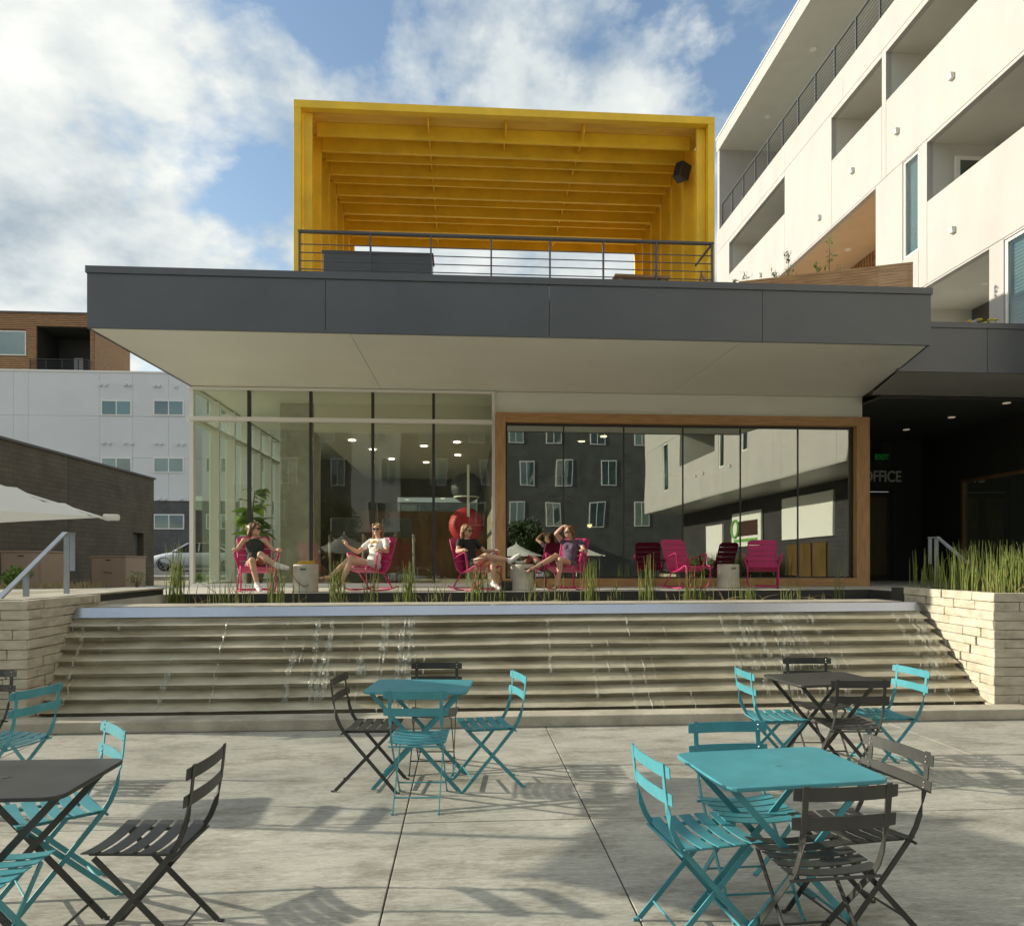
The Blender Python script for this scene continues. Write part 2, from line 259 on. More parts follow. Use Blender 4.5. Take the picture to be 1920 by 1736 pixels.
# ------------------------------------------------------------------ mesh builder
class MB:
    def __init__(s): s.v = []; s.f = []
    def add(s, vs, fs):
        o = len(s.v); s.v += [tuple(p) for p in vs]; s.f += [tuple(i + o for i in f) for f in fs]; return s
    def box(s, x0, x1, y0, y1, z0, z1):
        return s.add([(x0, y0, z0), (x1, y0, z0), (x1, y1, z0), (x0, y1, z0), (x0, y0, z1), (x1, y0, z1), (x1, y1, z1), (x0, y1, z1)],
                     [(0, 3, 2, 1), (4, 5, 6, 7), (0, 1, 5, 4), (1, 2, 6, 5), (2, 3, 7, 6), (3, 0, 4, 7)])
    def prism(s, poly, z0, z1):            # poly in xy
        n = len(poly)
        a = sum(poly[i][0] * poly[(i + 1) % n][1] - poly[(i + 1) % n][0] * poly[i][1] for i in range(n))
        if a < 0: poly = poly[::-1]
        return s.add([(p[0], p[1], z0) for p in poly] + [(p[0], p[1], z1) for p in poly],
                     [tuple(range(n - 1, -1, -1)), tuple(range(n, 2 * n))] + [(i, (i + 1) % n, n + (i + 1) % n, n + i) for i in range(n)])
    def sweep(s, pts, wd, w, t):           # flat bar; wd = width directions; w, t scalars
        n = len(pts); vs = []; fs = []
        P = [Vector(p) for p in pts]
        for i in range(n):
            tan = (P[min(i + 1, n - 1)] - P[max(i - 1, 0)]).normalized()
            d = Vector(wd[i] if isinstance(wd, list) else wd); d = (d - tan * d.dot(tan)).normalized(); m = tan.cross(d)
            ww = w[i] if isinstance(w, list) else w
            for a, b in ((-1, -1), (1, -1), (1, 1), (-1, 1)): vs.append(P[i] + d * (a * ww / 2) + m * (b * t / 2))
        for i in range(n - 1):
            for k in range(4): fs.append((i * 4 + k, i * 4 + (k + 1) % 4, i * 4 + 4 + (k + 1) % 4, i * 4 + 4 + k))
        fs += [(3, 2, 1, 0), tuple(4 * (n - 1) + k for k in range(4))]
        return s.add(vs, fs)
    def bar(s, p, q, w, t, wd=(1, 0, 0)): return s.sweep([p, q], wd, w, t)
    def tube(s, pts, r, k=8, cap=True):
        P = [Vector(p) for p in pts]; n = len(P); vs = []; fs = []; prev = None
        for i in range(n):
            tan = (P[min(i + 1, n - 1)] - P[max(i - 1, 0)]).normalized()
            if prev is None:
                a = Vector((0, 0, 1)) if abs(tan.z) < 0.9 else Vector((1, 0, 0)); u = tan.cross(a).normalized()
            else: u = (prev - tan * prev.dot(tan)).normalized()
            prev = u; v2 = tan.cross(u); rr = r[i] if isinstance(r, (list, tuple)) else r
            for j in range(k):
                an = 2 * math.pi * j / k; vs.append(P[i] + u * (math.cos(an) * rr) + v2 * (math.sin(an) * rr))
        for i in range(n - 1):
            for j in range(k): fs.append((i * k + j, i * k + (j + 1) % k, (i + 1) * k + (j + 1) % k, (i + 1) * k + j))
        if cap: fs += [tuple(range(k - 1, -1, -1)), tuple((n - 1) * k + j for j in range(k))]
        return s.add(vs, fs)
    def lathe(s, prof, k=24, c=(0, 0, 0)):  # prof [(r,z)]
        n = len(prof); vs = []; fs = []
        for r, z in prof:
            for j in range(k):
                an = 2 * math.pi * j / k; vs.append((c[0] + r * math.cos(an), c[1] + r * math.sin(an), c[2] + z))
        for i in range(n - 1):
            for j in range(k): fs.append((i * k + j, i * k + (j + 1) % k, (i + 1) * k + (j + 1) % k, (i + 1) * k + j))
        fs += [tuple(range(k - 1, -1, -1)), tuple((n - 1) * k + j for j in range(k))]
        return s.add(vs, fs)
    def ball(s, c, r, M=None, k=14, h=9):
        c = Vector(c); r = Vector(r) if hasattr(r, '__len__') else Vector((r, r, r)); vs = []; fs = []
        for i in range(1, h):
            th = math.pi * i / h
            for j in range(k):
                an = 2 * math.pi * j / k
                p = Vector((math.sin(th) * math.cos(an) * r.x, math.sin(th) * math.sin(an) * r.y, math.cos(th) * r.z))
                vs.append(c + (M @ p if M else p))
        a = len(vs); p = Vector((0, 0, r.z)); vs += [c + (M @ p if M else p), c - (M @ p if M else p)]
        for i in range(h - 2):
            for j in range(k): fs.append((i * k + j, (i + 1) * k + j, (i + 1) * k + (j + 1) % k, i * k + (j + 1) % k))
        for j in range(k): fs += [(a, j, (j + 1) % k), (a + 1, (h - 2) * k + (j + 1) % k, (h - 2) * k + j)]
        return s.add(vs, fs)
    def cap(s, p, q, r1, r2, k=10):         # closed tapered capsule
        p = Vector(p); q = Vector(q); ax = (q - p); ln = ax.length; ax = ax / ln
        pts = []; rr = []
        for a in (-90, -60, -30, 0): pts.append(p + ax * (r1 * math.sin(R(a)))); rr.append(max(1e-4, r1 * math.cos(R(a))))
        for a in (0, 30, 60, 90): pts.append(q + ax * (r2 * math.sin(R(a)))); rr.append(max(1e-4, r2 * math.cos(R(a))))
        return s.tube(pts, rr, k)
    def mesh(s, name):
        me = bpy.data.meshes.new(name); me.from_pydata(s.v, [], s.f); me.update(); return me
    def build(s, name, m, parent=None, smooth=False, bevel=0, seg=2):
        me = s.mesh(name); me.materials.append(MATS[m])
        if smooth: me.polygons.foreach_set('use_smooth', [True] * len(me.polygons))
        o = bpy.data.objects.new(name, me); col.objects.link(o); o.parent = parent
        if bevel:
            b = o.modifiers.new('b', 'BEVEL'); b.width = bevel; b.segments = seg; b.limit_method = 'ANGLE'; b.angle_limit = R(40)
        if smooth == 'auto':
            me.polygons.foreach_set('use_smooth', [False] * len(me.polygons))
        return o
def tag(o, label, cat, group=None):
    o['label'] = label; o['category'] = cat
    if group: o['group'] = group
    return o
def struct(o): o['kind'] = 'structure'; return o
def empty(name, loc=(0, 0, 0), rz=0.0, label=None, cat=None, group=None):
    o = bpy.data.objects.new(name, None); col.objects.link(o); o.location = loc; o.rotation_euler = (0, 0, rz); o.empty_display_size = 0.1
    if label: tag(o, label, cat, group)
    return o
def B(name, m, parent, *b, bevel=0): return MB().box(*b).build(name, m, parent, bevel=bevel)
def inst(src, name, parent, loc=(0, 0, 0), rot=(0, 0, 0), sc=(1, 1, 1)):
    o = bpy.data.objects.new(name, src.data); col.objects.link(o); o.parent = parent; o.location = loc; o.rotation_euler = rot; o.scale = sc
    for md in src.modifiers:
        if md.type == 'BEVEL':
            b = o.modifiers.new('b', 'BEVEL'); b.width = md.width; b.segments = md.segments; b.limit_method = 'ANGLE'; b.angle_limit = md.angle_limit
    return o
def copy_tree(o, parent=None):
    c = o.copy(); col.objects.link(c); c.parent = parent
    for ch in list(o.children): copy_tree(ch, c)
    return c
def recolor(o, a, b):
    for ch in o.children_recursive:
        if ch.type == 'MESH' and ch.data.materials and ch.data.materials[0] == MATS[a]:
            key = ch.data.name + '|' + b
            if key not in REC:
                me = ch.data.copy(); me.materials[0] = MATS[b]; REC[key] = me
            ch.data = REC[key]
REC = {}
def text_mesh(name, s, size, m, parent, loc, rot, ext=0.005):
    cu = bpy.data.curves.new(name, 'FONT'); cu.body = s; cu.size = size; cu.extrude = ext; cu.offset = 0.006; cu.align_x = 'CENTER'; cu.align_y = 'CENTER'
    to = bpy.data.objects.new(name, cu); col.objects.link(to)
    dg = bpy.context.evaluated_depsgraph_get(); me = bpy.data.meshes.new_from_object(to.evaluated_get(dg))
    bpy.data.objects.remove(to); me.materials.clear(); me.materials.append(MATS[m])
    o = bpy.data.objects.new(name, me); col.objects.link(o); o.parent = parent; o.location = loc; o.rotation_euler = rot; return o

# ================================================================== SETTING
TZ = 1.2                                    # terrace level
# lower ground to the horizon
struct(MB().add([(-1500, -1500, -0.08), (1500, -1500, -0.08), (1500, 1500, -0.08), (-1500, 1500, -0.08)], [(0, 1, 2, 3)]).build('ground', 'ground_earth'))
# plaza: slabs with recessed joints on a dark bed
plaza = struct(MB().box(-16, 11.9, -14, 7.72, -0.075, -0.012).build('plaza', 'joint_dark'))
xs = [-16, -12.0, -9.1, -6.2, -3.3, -0.40, 0.82, 3.72, 6.6, 9.5, 11.9]
xs = [-16, -11.2, -7.6, -4.0, -0.40, 0.82, 4.42, 8.0, 11.9]
ys = [-14, -10.0, -6.4, -2.8, 0.8, 4.62, 7.72]
for i in range(len(xs) - 1):
    for j in range(len(ys) - 1):
        g = 0.004
        B('slab', 'plaza_concrete', plaza, xs[i] + g, xs[i + 1] - g, ys[j] + g, ys[j + 1] - g, -0.07, 0.0 + random.uniform(-.001, .001), bevel=0.004)
# upper ground on the left, dipping away to the street
prof = [(8.95, 1.19), (12, 1.19), (16, 1.12), (22, 0.9), (30, 0.75), (33, 0.95), (36, 1.2), (42, 1.33), (60, 1.35), (400, 1.4)]
vs = []; fs = []
for y, z in prof: vs += [(-300, y, z), (-5.42, y, z)]
for i in range(len(prof) - 1): fs.append((2 * i, 2 * i + 1, 2 * i + 3, 2 * i + 2))
struct(MB().add(vs, fs).build('upper_ground', 'ground_earth'))
vs = []; fs = []
for y, z in prof[4:]: vs += [(-5.42, y, z), (300, y, z)]
for i in range(len(prof) - 5): fs.append((2 * i, 2 * i + 1, 2 * i + 3, 2 * i + 2))
struct(MB().add(vs, fs).build('back_ground', 'ground_earth'))
struct(MB().add([(-9.0, 8.97, 1.196), (-5.44, 8.97, 1.196), (-5.44, 16, 1.126), (-5.44, 30, .758), (-11.5, 30, .758), (-8.2, 16, 1.126), (-9.0, 12, 1.196)], [(0, 1, 2, 5, 6), (2, 3, 4, 5)]).build('path', 'path_concrete'))
struct(MB().add([(-200, 34.2, 1.062), (200, 34.2, 1.062), (200, 36, 1.21), (200, 41.2, 1.325), (-200, 41.2, 1.325), (-200, 36, 1.21)], [(0, 1, 2, 5), (5, 2, 3, 4)]).build('road', 'asphalt'))
struct(MB().box(-200, 200, 32.4, 34.2, 0.7, 1.09).build('pavement', 'path_concrete', bevel=0.02))
struct(MB().box(-200, 200, 41.2, 44.6, 1.2, 1.45).build('pavement', 'path_concrete', bevel=0.02))
# terrace
tp = [(-4.5, 11.22), (7.3, 12.388), (7.3, 9.95), (16, 9.95), (16, 22), (8.3, 22), (8.3, 14.44), (-5.42, 14.44), (-5.42, 8.92), (-4.5, 8.92)]
terr = struct(MB().prism(tp, 0.2, TZ).build('terrace', 'terrace_concrete'))
MB().sweep([(-4.49, 11.206, 1.09), (7.295, 12.374, 1.09)], (0, 0, 1), 0.216, 0.03).build('edge_board', 'terrace_edge', terr)
MB().box(7.27, 7.298, 9.96, 12.36, .98, 1.197).build('edge_board', 'terrace_edge', terr)
# planter bed between weir ledge and terrace
struct(MB().prism([(-4.5, 9.2), (6.1, 9.6), (6.1, 9.92), (7.31, 9.92), (7.31, 12.42), (-4.5, 11.25)], 0.3, 1.02).build('planting_bed', 'soil'))
# street behind the camera
struct(MB().box(-200, 200, -26, -17, -0.06, -0.03).build('road', 'asphalt'))

# ================================================================== FOUNTAIN
fo = empty('cascade_fountain', (0, 7.5, 0), 0, 'stepped concrete cascade fountain with a steel weir and running water', 'fountain')
FY = 7.5
XL, XR = -4.42, 5.9
kerb = MB().box(XL - 0.6, XR + 0.25, 7.22 - FY, 7.50 - FY, 0.0, 0.115).build('kerb', 'kerb_concrete', fo, bevel=0.012)
MB().box(XL, XR, 7.50 - FY, 7.75 - FY, 0.01, 0.07).build('basin_water', 'pool_water', fo)
NS = 8
def nose(k, u):                              # y of the nosing of step k at 0..1 along the width
    return (7.66 + k * 0.080) * (1 - u) + (7.68 + k * 0.147) * u - FY
from mathutils import noise as mn
for k in range(NS):
    z0 = 0.075 + 0.1225 * k; nx = 90; vs = []; fs = []
    for i in range(nx + 1):
        u = i / nx; x = XL + (XR - XL) * u
        y = nose(k, u); y1 = nose(k + 1, u)
        wv = 0.010 * mn.noise((x * 0.9, k * 3.1, 0)) + 0.004 * mn.noise((x * 6, k * 7.7, 3)); zz = 0.010 * mn.noise((x * 0.45, k * 0.6, 9)) + 0.004 * mn.noise((x * 5, k * 5.0, 4))
        vs += [(x, y + 0.08 + wv, z0 - 0.10), (x, y + 0.07 + wv, z0 + 0.026 + zz), (x, y + .004 + wv, z0 + 0.034 + zz), (x, y - 0.004 + wv, z0 + 0.042 + zz),
               (x, y + 0.008 + wv, z0 + 0.052 + zz), (x, y1 + 0.09, z0 + 0.128 + 0.4 * zz), (x, 1.5, z0 + 0.1225), (x, 1.5, z0 - 0.08)]
    for i in range(nx):
        for j in range(7): a = i * 8 + j; fs.append((a, a + 8, a + 9, a + 1))
    fs += [tuple(range(7, -1, -1)), tuple(nx * 8 + j for j in range(8))]
    o = MB().add(vs, fs).build('step', 'step_concrete', fo, smooth=False)
# weir trough + ledge
WL, WR = (XL + 0.02, 8.28), (XR, 8.84)
def quad_strip(mb, a, b, w0, w1, z0, z1):    # box running from a to b (plan), offset w0..w1 to the back
    d = Vector((b[0] - a[0], b[1] - a[1])).normalized(); n = Vector((-d.y, d.x))
    return mb.prism([(a[0] + n.x * w0, a[1] + n.y * w0 - FY), (b[0] + n.x * w0, b[1] + n.y * w0 - FY), (b[0] + n.x * w1, b[1] + n.y * w1 - FY), (a[0] + n.x * w1, a[1] + n.y * w1 - FY)], z0, z1)
mpl = MB(); dW = Vector((WR[0] - WL[0], WR[1] - WL[1])).normalized(); nW = Vector((-dW.y, dW.x)); prf = [(0.0, 1.050), (-.012, 1.062), (.085, 1.166), (.11, 1.168), (.11, 1.050)]; vs = []
for e_ in (WL, WR): vs += [(e_[0] + nW.x * w_, e_[1] + nW.y * w_ - FY, z_) for w_, z_ in prf]
mpl.add(vs, [(4, 3, 2, 1, 0), (5, 6, 7, 8, 9)] + [(i, (i + 1) % 5, 5 + (i + 1) % 5, 5 + i) for i in range(5)]).build('weir_plate', 'weir_steel', fo)
quad_strip(MB(), WL, WR, 0.02, 0.9, 1.0, 1.046).build('weir_base', 'step_concrete', fo)
quad_strip(MB(), WL, WR, 0.115, 0.36, 1.05, 1.160).build('weir_water', 'pool_water', fo)
quad_strip(MB(), WL, WR, 0.37, 0.92, 1.05, 1.164).build('ledge', 'kerb_concrete', fo, bevel=0.006)
# falling water: thin threads and fans from nosing to tread
wm = MB(); vm = MB(); rr = random.Random(3)
def px_x(p): return (p - 866) / 1330 * 8.3 + 0.2
clus = [(-4.25, .22, 26), (-1.55, .5, 60), (-0.75, .35, 70), (1.9, .5, 26), (2.4, .2, 10), (3.7, .35, 90), (4.2, .35, 60), (5.55, .32, 70), (0.8, 3.5, 40), (-3.4, .5, 14)]
for cx, sp, n in clus:
    for q in range(int(n / 4.2)):
        x = 5.80 - abs(rr.gauss(0, .20)) if cx == 5.55 else rr.gauss(cx, sp * .6)
        veil = rr.random() < .35; wd0 = rr.uniform(.025, .075) if veil else rr.choice([.003, .004, .005, .008, .012])
        ks = rr.choice([7, 7, 7, 6, 5, 4, 3]); ke = max(-1, ks - rr.randint(1, 7))
        for k in range(ks, ke, -1):
            x += rr.gauss(0, .012) + (-.012 if cx == 5.55 else 0)
            if not XL + .03 < x < XR - .04: continue
            z0 = 0.075 + 0.1225 * k; u = (x - XL) / (XR - XL); y = nose(k, u); y1 = nose(k + 1, u); sl = rr.uniform(-.012, .012)
            zz = 0.010 * mn.noise((x * 0.45, k * 0.6, 9)); top = z0 + 0.048 + zz; bot = z0 - 0.012; out = rr.uniform(.004, .018); pts = []; wl = []
            if rr.random() < .7:                               # the run over the sloping tread
                for t in (0, .33, .66): pts.append((x, y1 + 0.03 + (y - y1 - .03) * t, z0 + .122 + (top + .004 - z0 - .122) * t)); wl.append(wd0 * rr.uniform(.6, 1.3) * (.8 if not veil else 1))
            for t in (0, .25, .5, .75, 1): pts.append((x + sl * t * t, y - 0.007 - out * math.sin(t * 2.2), top + .002 + (bot - top) * t ** 1.2)); wl.append(wd0 * rr.uniform(.6, 1.25))
            (vm if veil else wm).sweep(pts, (1, 0, 0), wl, 0.002)
            if rr.random() < .3: wm.ball((x + sl + rr.gauss(0, .012), y - .02 - out, bot + rr.uniform(0, .02)), rr.uniform(.0015, .0035), None, 6, 4)
vo_ = vm.build('water_veil', 'water_veil', fo, smooth=True); vo_['kind'] = 'stuff'
wo_ = wm.build('water_stream', 'water', fo, smooth=True); wo_['kind'] = 'stuff'

# ---- block walls (board-formed concrete laid in courses)
def block_wall(parent, a, b, z0, z1, depth, ch=0.125, seed=1, lens=(0.30, 0.62), proud=0.008, name='block', holes=0.0):
    """courses of blocks from plan point a to b; outward normal is to the right of a->b"""
    rg = random.Random(seed); A = Vector(a); D_ = Vector(b) - A; ln = D_.length; d = D_ / ln; n = Vector((d.y, -d.x))
    nc = round((z1 - z0) / ch); ch = (z1 - z0) / nc; ang = math.atan2(d.y, d.x)
    for c in range(nc):
        u = 0.0; first = True
        while u < ln - 1e-4:
            l = rg.uniform(*lens) * (0.55 if first and c % 2 else 1); first = False
            if ln - u - l < 0.14: l = ln - u
            pr = rg.uniform(-proud, proud); g = 0.003; rec = 0
            gg = g + (0.010 if rg.random() < holes else 0)
            m = MB().box(u + g, u + l - (gg if u + l < ln - 1e-4 else 0.0), -pr, depth, z0 + c * ch + 0.003, z0 + (c + 1) * ch - 0.0025)
            m.v = [(A.x + d.x * x - n.x * y * 1.0 + 0, A.y + d.y * x - n.y * y, z) for x, y, z in m.v]
            m.v = [(x + rg.uniform(-.004, .004), y + rg.uniform(-.004, .004), z + rg.uniform(-.003, .003)) for x, y, z in m.v]
            m.build(name, 'board_concrete', parent, bevel=0.005, seg=1)
            u += l
WT = 1.345
rw = empty('retaining_wall', (0, 0, 0), 0, 'pale board-marked concrete planter wall of staggered blocks, planted with tall reeds', 'wall')
MB().prism([(5.97, 7.62), (9.0, 7.62), (9.0, 9.9), (6.16, 9.9), (6.12, 9.4)], 0, WT - 0.02).build('core', 'joint_dark', rw)
block_wall(rw, (6.06, 9.45), (5.87, 7.53), 0, WT, 0.12, ch=.104, seed=4, holes=0.22, lens=(.2, .46), proud=.012)
block_wall(rw, (5.87, 7.53), (9.0, 7.53), 0, WT - 0.002, 0.10, ch=.104, seed=5, lens=(.5, 1.1), proud=.006)
lw_ = empty('retaining_wall', (0, 0, 0), 0, 'low concrete block wall beside the cascade, carrying a grey steel handrail', 'wall')
MB().prism([(-5.1, 7.58), (-4.5, 7.58), (-4.5, 8.95), (-4.58, 11.1), (-5.1, 11.1)], 0, 1.285).build('core', 'joint_dark', lw_)
block_wall(lw_, (-4.42, 7.49), (-4.42, 8.9), 0, 1.30, 0.09, ch=.1, seed=8, lens=(.18, .42), proud=.012)
block_wall(lw_, (-5.15, 7.49), (-4.43, 7.49), 0, 1.296, 0.09, ch=.1, seed=9, lens=(.18, .4), proud=.01)
B('coping', 'kerb_concrete', lw_, -5.15, -4.52, 7.6, 11.0, 1.28, 1.306, bevel=.006)
# left stair going down beside the wall
st = empty('stair', (-6.4, 8.0, 0), 0, 'concrete stair descending from the upper path to the plaza beside the handrail', 'stairs')
for i in range(7):
    MB().box(-1.4, 1.24, -1.25 + .32 * i, 1.0, 0.005 + .17 * i, .17 * (i + 1)).build('step', 'path_concrete', st, bevel=.008)

# ================================================================== PAVILION
pv = empty('glass_pavilion', (0, 14.39, TZ), 0, 'single-storey glass pavilion with a wide grey roof canopy and timber framed window', 'building')
OX, OY, OZ = 0, 14.39, TZ
def P(name, m, x0, x1, y0, y1, z0, z1, bevel=0, parent=None):
    return B(name, m, parent or pv, x0, x1, y0 - OY, y1 - OY, z0 - OZ, z1 - OZ, bevel=bevel)
SZ, RZ = 5.04, 5.905
GY = 14.39
# roof slab core
m = MB(); m.prism([(-5.30, 10.56 - OY), (7.10, 10.56 - OY), (8.10, 13.7 - OY), (8.10, 24.3 - OY), (-5.30, 24.3 - OY)], SZ + 0.17 - OZ, 5.62 - OZ); m.build('roof_slab', 'path_concrete', pv)
roof = MB().prism([(7.35, 12.03 - OY), (10.6, 12.03 - OY), (10.6, 24.3 - OY), (8.13, 24.3 - OY), (8.13, 13.7 - OY)], SZ + 0.17 - OZ, 5.62 - OZ).build('roof_slab', 'path_concrete', pv)
# soffit panels
sxs = [(-5.38, -1.695), (-1.685, 4.195)]
def rake_foot(o):                           # lower edge follows the rising soffit
    zm = sum(v.co.z for v in o.data.vertices) / len(o.data.vertices)
    for v in o.data.vertices:
        if v.co.z < zm: v.co.z += min(.118, .118 * (v.co.y + OY - 10.5) / 3.9)
def raked(o):                               # the soffit rises slightly towards the glass
    for v in o.data.vertices: v.co.z += .118 * (v.co.y + OY - 10.5) / 3.9
for a, b in sxs: raked(P('soffit_panel', 'soffit_paint', a, b, 10.50, 14.40, SZ, SZ + 0.028))
raked(MB().prism([(4.205, 10.50 - OY), (7.13, 10.50 - OY), (8.10, 13.66 - OY), (8.31, 14.40 - OY), (4.205, 14.40 - OY)], SZ - OZ, SZ + .028 - OZ).build('soffit_panel', 'soffit_paint', pv))
MB().prism([(7.60, 11.96 - OY), (12.5, 11.96 - OY), (12.5, 13.72 - OY), (8.13, 13.70 - OY)], SZ + .001 - OZ, SZ + .028 - OZ).build('soffit_panel', 'soffit_grey', pv)
# fascia panels, with a proud cap
fx = [-5.38, -2.035, 1.242, 4.49, 7.155]
for a, b in zip(fx, fx[1:]): P('fascia_panel', 'fascia_panel', a + (.004 if a > -5 else 0), b - .004, 10.478, 10.52, SZ - 0.012, RZ - 0.10)
P('fascia_cap', 'fascia_panel', -5.395, 7.17, 10.455, 10.56, RZ - 0.098, RZ)
rake_foot(MB().sweep([(7.14, 10.53 - OY, 5.42 - OZ), (8.15, 13.66 - OY, 5.42 - OZ)], (0, 0, 1), 0.77, 0.03).build('fascia_panel', 'fascia_panel', pv))
rake_foot(P('fascia_panel', 'fascia_panel', -5.40, -5.375, 10.52, 14.4, SZ - .012, RZ)); P('fascia_panel', 'fascia_panel', -5.40, -5.375, 14.402, 24.3, 5.15, RZ)
for a, b in ((7.55, 9.18), (9.19, 10.85), (10.86, 12.5)): P('fascia_panel', 'fascia_panel', a, b, 11.935, 11.975, SZ - 0.010, RZ - .10)
P('fascia_cap', 'fascia_panel', 7.45, 12.5, 11.915, 12.0, RZ - 0.098, RZ - .002)
# curtain wall
mx_ = [-5.38, -4.287, -3.08, -1.857, -0.643, 0.542]
P('sill_rail', 'white_metal', -5.40, 0.57, 14.33, 14.47, TZ, TZ + 0.07)
P('transom', 'white_metal', -5.46, 0.565, 14.29, 14.46, 4.475, 4.555, bevel=.004)
P('head_rail', 'white_metal', -5.44, 0.565, 14.31, 14.46, 5.09, 5.145, bevel=.004)
for i, x in enumerate(mx_):
    if i == 0: P('corner_mullion', 'white_metal', -5.42, -5.345, 14.335, 14.45, TZ + .07, 5.09)
    elif i == 5: P('mullion', 'white_metal', .535, .60, 14.30, 14.46, TZ + .0, 5.145)
    else:
        P('mullion', 'dark_metal', x - .026, x + .026, 14.355, 14.46, TZ + .07, 4.475); P('mullion', 'dark_metal', x - .026, x + .026, 14.355, 14.46, 4.555, 5.09)
for a, b in zip(mx_, mx_[1:]):
    P('glass_pane', 'facade_glass', a + .03, b - .03, 14.405, 14.413, TZ + .07, 4.475); P('glass_pane', 'facade_glass', a + .03, b - .03, 14.405, 14.413, 4.555, 5.09)
# side glazing
sy = [14.45 + 1.02 * i for i in range(8)]
P('side_transom', 'white_metal', -5.43, -5.29, 14.455, 21.7, 4.475, 4.55); P('side_head', 'white_metal', -5.43, -5.29, 14.455, 21.7, 5.09, 5.145); P('side_sill', 'white_metal', -5.43, -5.3, 14.475, 21.7, TZ, TZ + .07)
for i, y in enumerate(sy):
    if i: P('side_mullion', 'white_metal', -5.425, -5.22, y - .04, y + .04, TZ + .07, 4.475); P('side_mullion', 'white_metal', -5.425, -5.22, y - .04, y + .04, 4.55, 5.09)
    if i < 7: P('glass_pane', 'clear_glass', -5.40, -5.392, y + .041, y + 1.02 - .041, TZ + .07, 4.475); P('glass_pane', 'clear_glass', -5.40, -5.392, y + .041, y + 1.02 - .041, 4.55, 5.09)
P('side_wall', 'white_stucco', -5.42, -5.25, 21.7, 24.3, TZ, 5.14)
# timber framed window
tf = empty('timber_frame', (0, 0, 0)); tf.parent = pv
P('frame_jamb', 'oak_frame_v', .605, .80, 14.16, 14.46, TZ + .0, 4.69, bevel=.005, parent=tf); P('frame_jamb', 'oak_frame_v', 8.073, 8.35, 14.16, 14.46, TZ, 4.692, bevel=.005, parent=tf)
P('frame_head', 'oak_frame', .802, 8.071, 14.165, 14.46, 4.50, 4.688, bevel=.005, parent=tf); P('frame_sill', 'oak_frame', .802, 8.071, 14.165, 14.46, TZ + .002, 1.365, bevel=.005, parent=tf)
wx = [.80, 1.989, 3.229, 4.46, 5.67, 6.894, 8.073]
P('inner_frame', 'dark_metal', .80, 8.073, 14.305, 14.37, 4.455, 4.50); P('inner_frame', 'dark_metal', .80, 8.073, 14.305, 14.37, 1.365, 1.395)
P('inner_frame', 'dark_metal', .80, .84, 14.305, 14.37, 1.395, 4.455); P('inner_frame', 'dark_metal', 8.02, 8.073, 14.305, 14.37, 1.395, 4.455)
for a, b in zip(wx, wx[1:]):
    gp = P('glass_pane', 'mirror_glass', a + .008, b - .008, 14.330, 14.342, 1.395, 4.455)
    if b < 8: P('mullion', 'dark_metal', b - .013, b + .013, 14.318, 14.40, 1.395, 4.455)
P('upper_wall', 'soffit_paint', .60, 8.318, 14.392, 14.60, 4.692, 5.152)
P('return_wall', 'soffit_grey', 8.10, 8.318, 14.61, 24.2, TZ, 5.15)
# interior shell
P('interior_floor', 'interior_floor', -5.25, 8.1, 14.47, 24.1, TZ - .1, TZ + .012)
P('ceiling', 'soffit_paint', -5.25, .62, 14.47, 24.1, 5.12, 5.15)
P('ceiling', 'interior_wall', .78, 8.1, 14.66, 24.1, 4.62, 4.66)
P('bulkhead', 'interior_wall', -3.27, .62, 15.6, 15.75, 4.50, 5.118)
P('bulkhead', 'interior_wall', -3.27, .62, 15.76, 24.1, 4.50, 4.53)
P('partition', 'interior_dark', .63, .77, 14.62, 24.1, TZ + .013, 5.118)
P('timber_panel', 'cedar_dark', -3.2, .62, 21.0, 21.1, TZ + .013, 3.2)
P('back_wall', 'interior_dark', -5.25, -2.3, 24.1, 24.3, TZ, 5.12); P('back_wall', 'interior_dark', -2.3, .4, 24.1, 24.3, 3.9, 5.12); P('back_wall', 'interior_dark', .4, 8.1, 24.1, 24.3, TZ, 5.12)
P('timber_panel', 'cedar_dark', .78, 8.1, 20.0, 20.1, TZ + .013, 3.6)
P('glass_pane', 'clear_glass', -2.3, .4, 24.18, 24.19, TZ, 3.9)
# concrete column inside
P('column', 'column_concrete', -4.0, -3.28, 15.6, 16.35, TZ + .013, 5.118, bevel=.01)
for x, y in ((-2.6, 16.5), (-2.3, 17.8), (-2.0, 19.4), (-1.0, 17.2), (-.2, 16.6), (-.2, 18.6), (-1.1, 20.0), (3.2, 16.3), (2.8, 17.0)):
    m = MB().lathe([(.075, 0), (.075, .012)], 14, (x, y - OY, (4.495 if x < .6 else 4.615) - .012 - OZ)); m.build('ceiling_light', 'downlight', pv)
# lobby
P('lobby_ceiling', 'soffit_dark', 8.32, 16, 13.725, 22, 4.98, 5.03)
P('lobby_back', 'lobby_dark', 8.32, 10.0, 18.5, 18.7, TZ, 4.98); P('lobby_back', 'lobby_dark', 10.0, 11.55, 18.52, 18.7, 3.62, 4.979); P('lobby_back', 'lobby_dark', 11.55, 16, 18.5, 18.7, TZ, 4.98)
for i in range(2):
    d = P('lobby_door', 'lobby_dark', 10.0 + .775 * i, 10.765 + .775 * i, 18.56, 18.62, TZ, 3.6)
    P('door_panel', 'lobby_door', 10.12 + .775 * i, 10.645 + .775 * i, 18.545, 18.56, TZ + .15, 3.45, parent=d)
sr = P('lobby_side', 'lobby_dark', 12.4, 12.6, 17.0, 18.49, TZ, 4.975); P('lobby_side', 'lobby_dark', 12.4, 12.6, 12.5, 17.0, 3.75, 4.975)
P('window_frame', 'cedar_dark', 12.38, 12.5, 16.93, 17.0, TZ, 3.75); P('window_frame', 'cedar_dark', 12.38, 12.5, 12.5, 16.93, 3.68, 3.75)
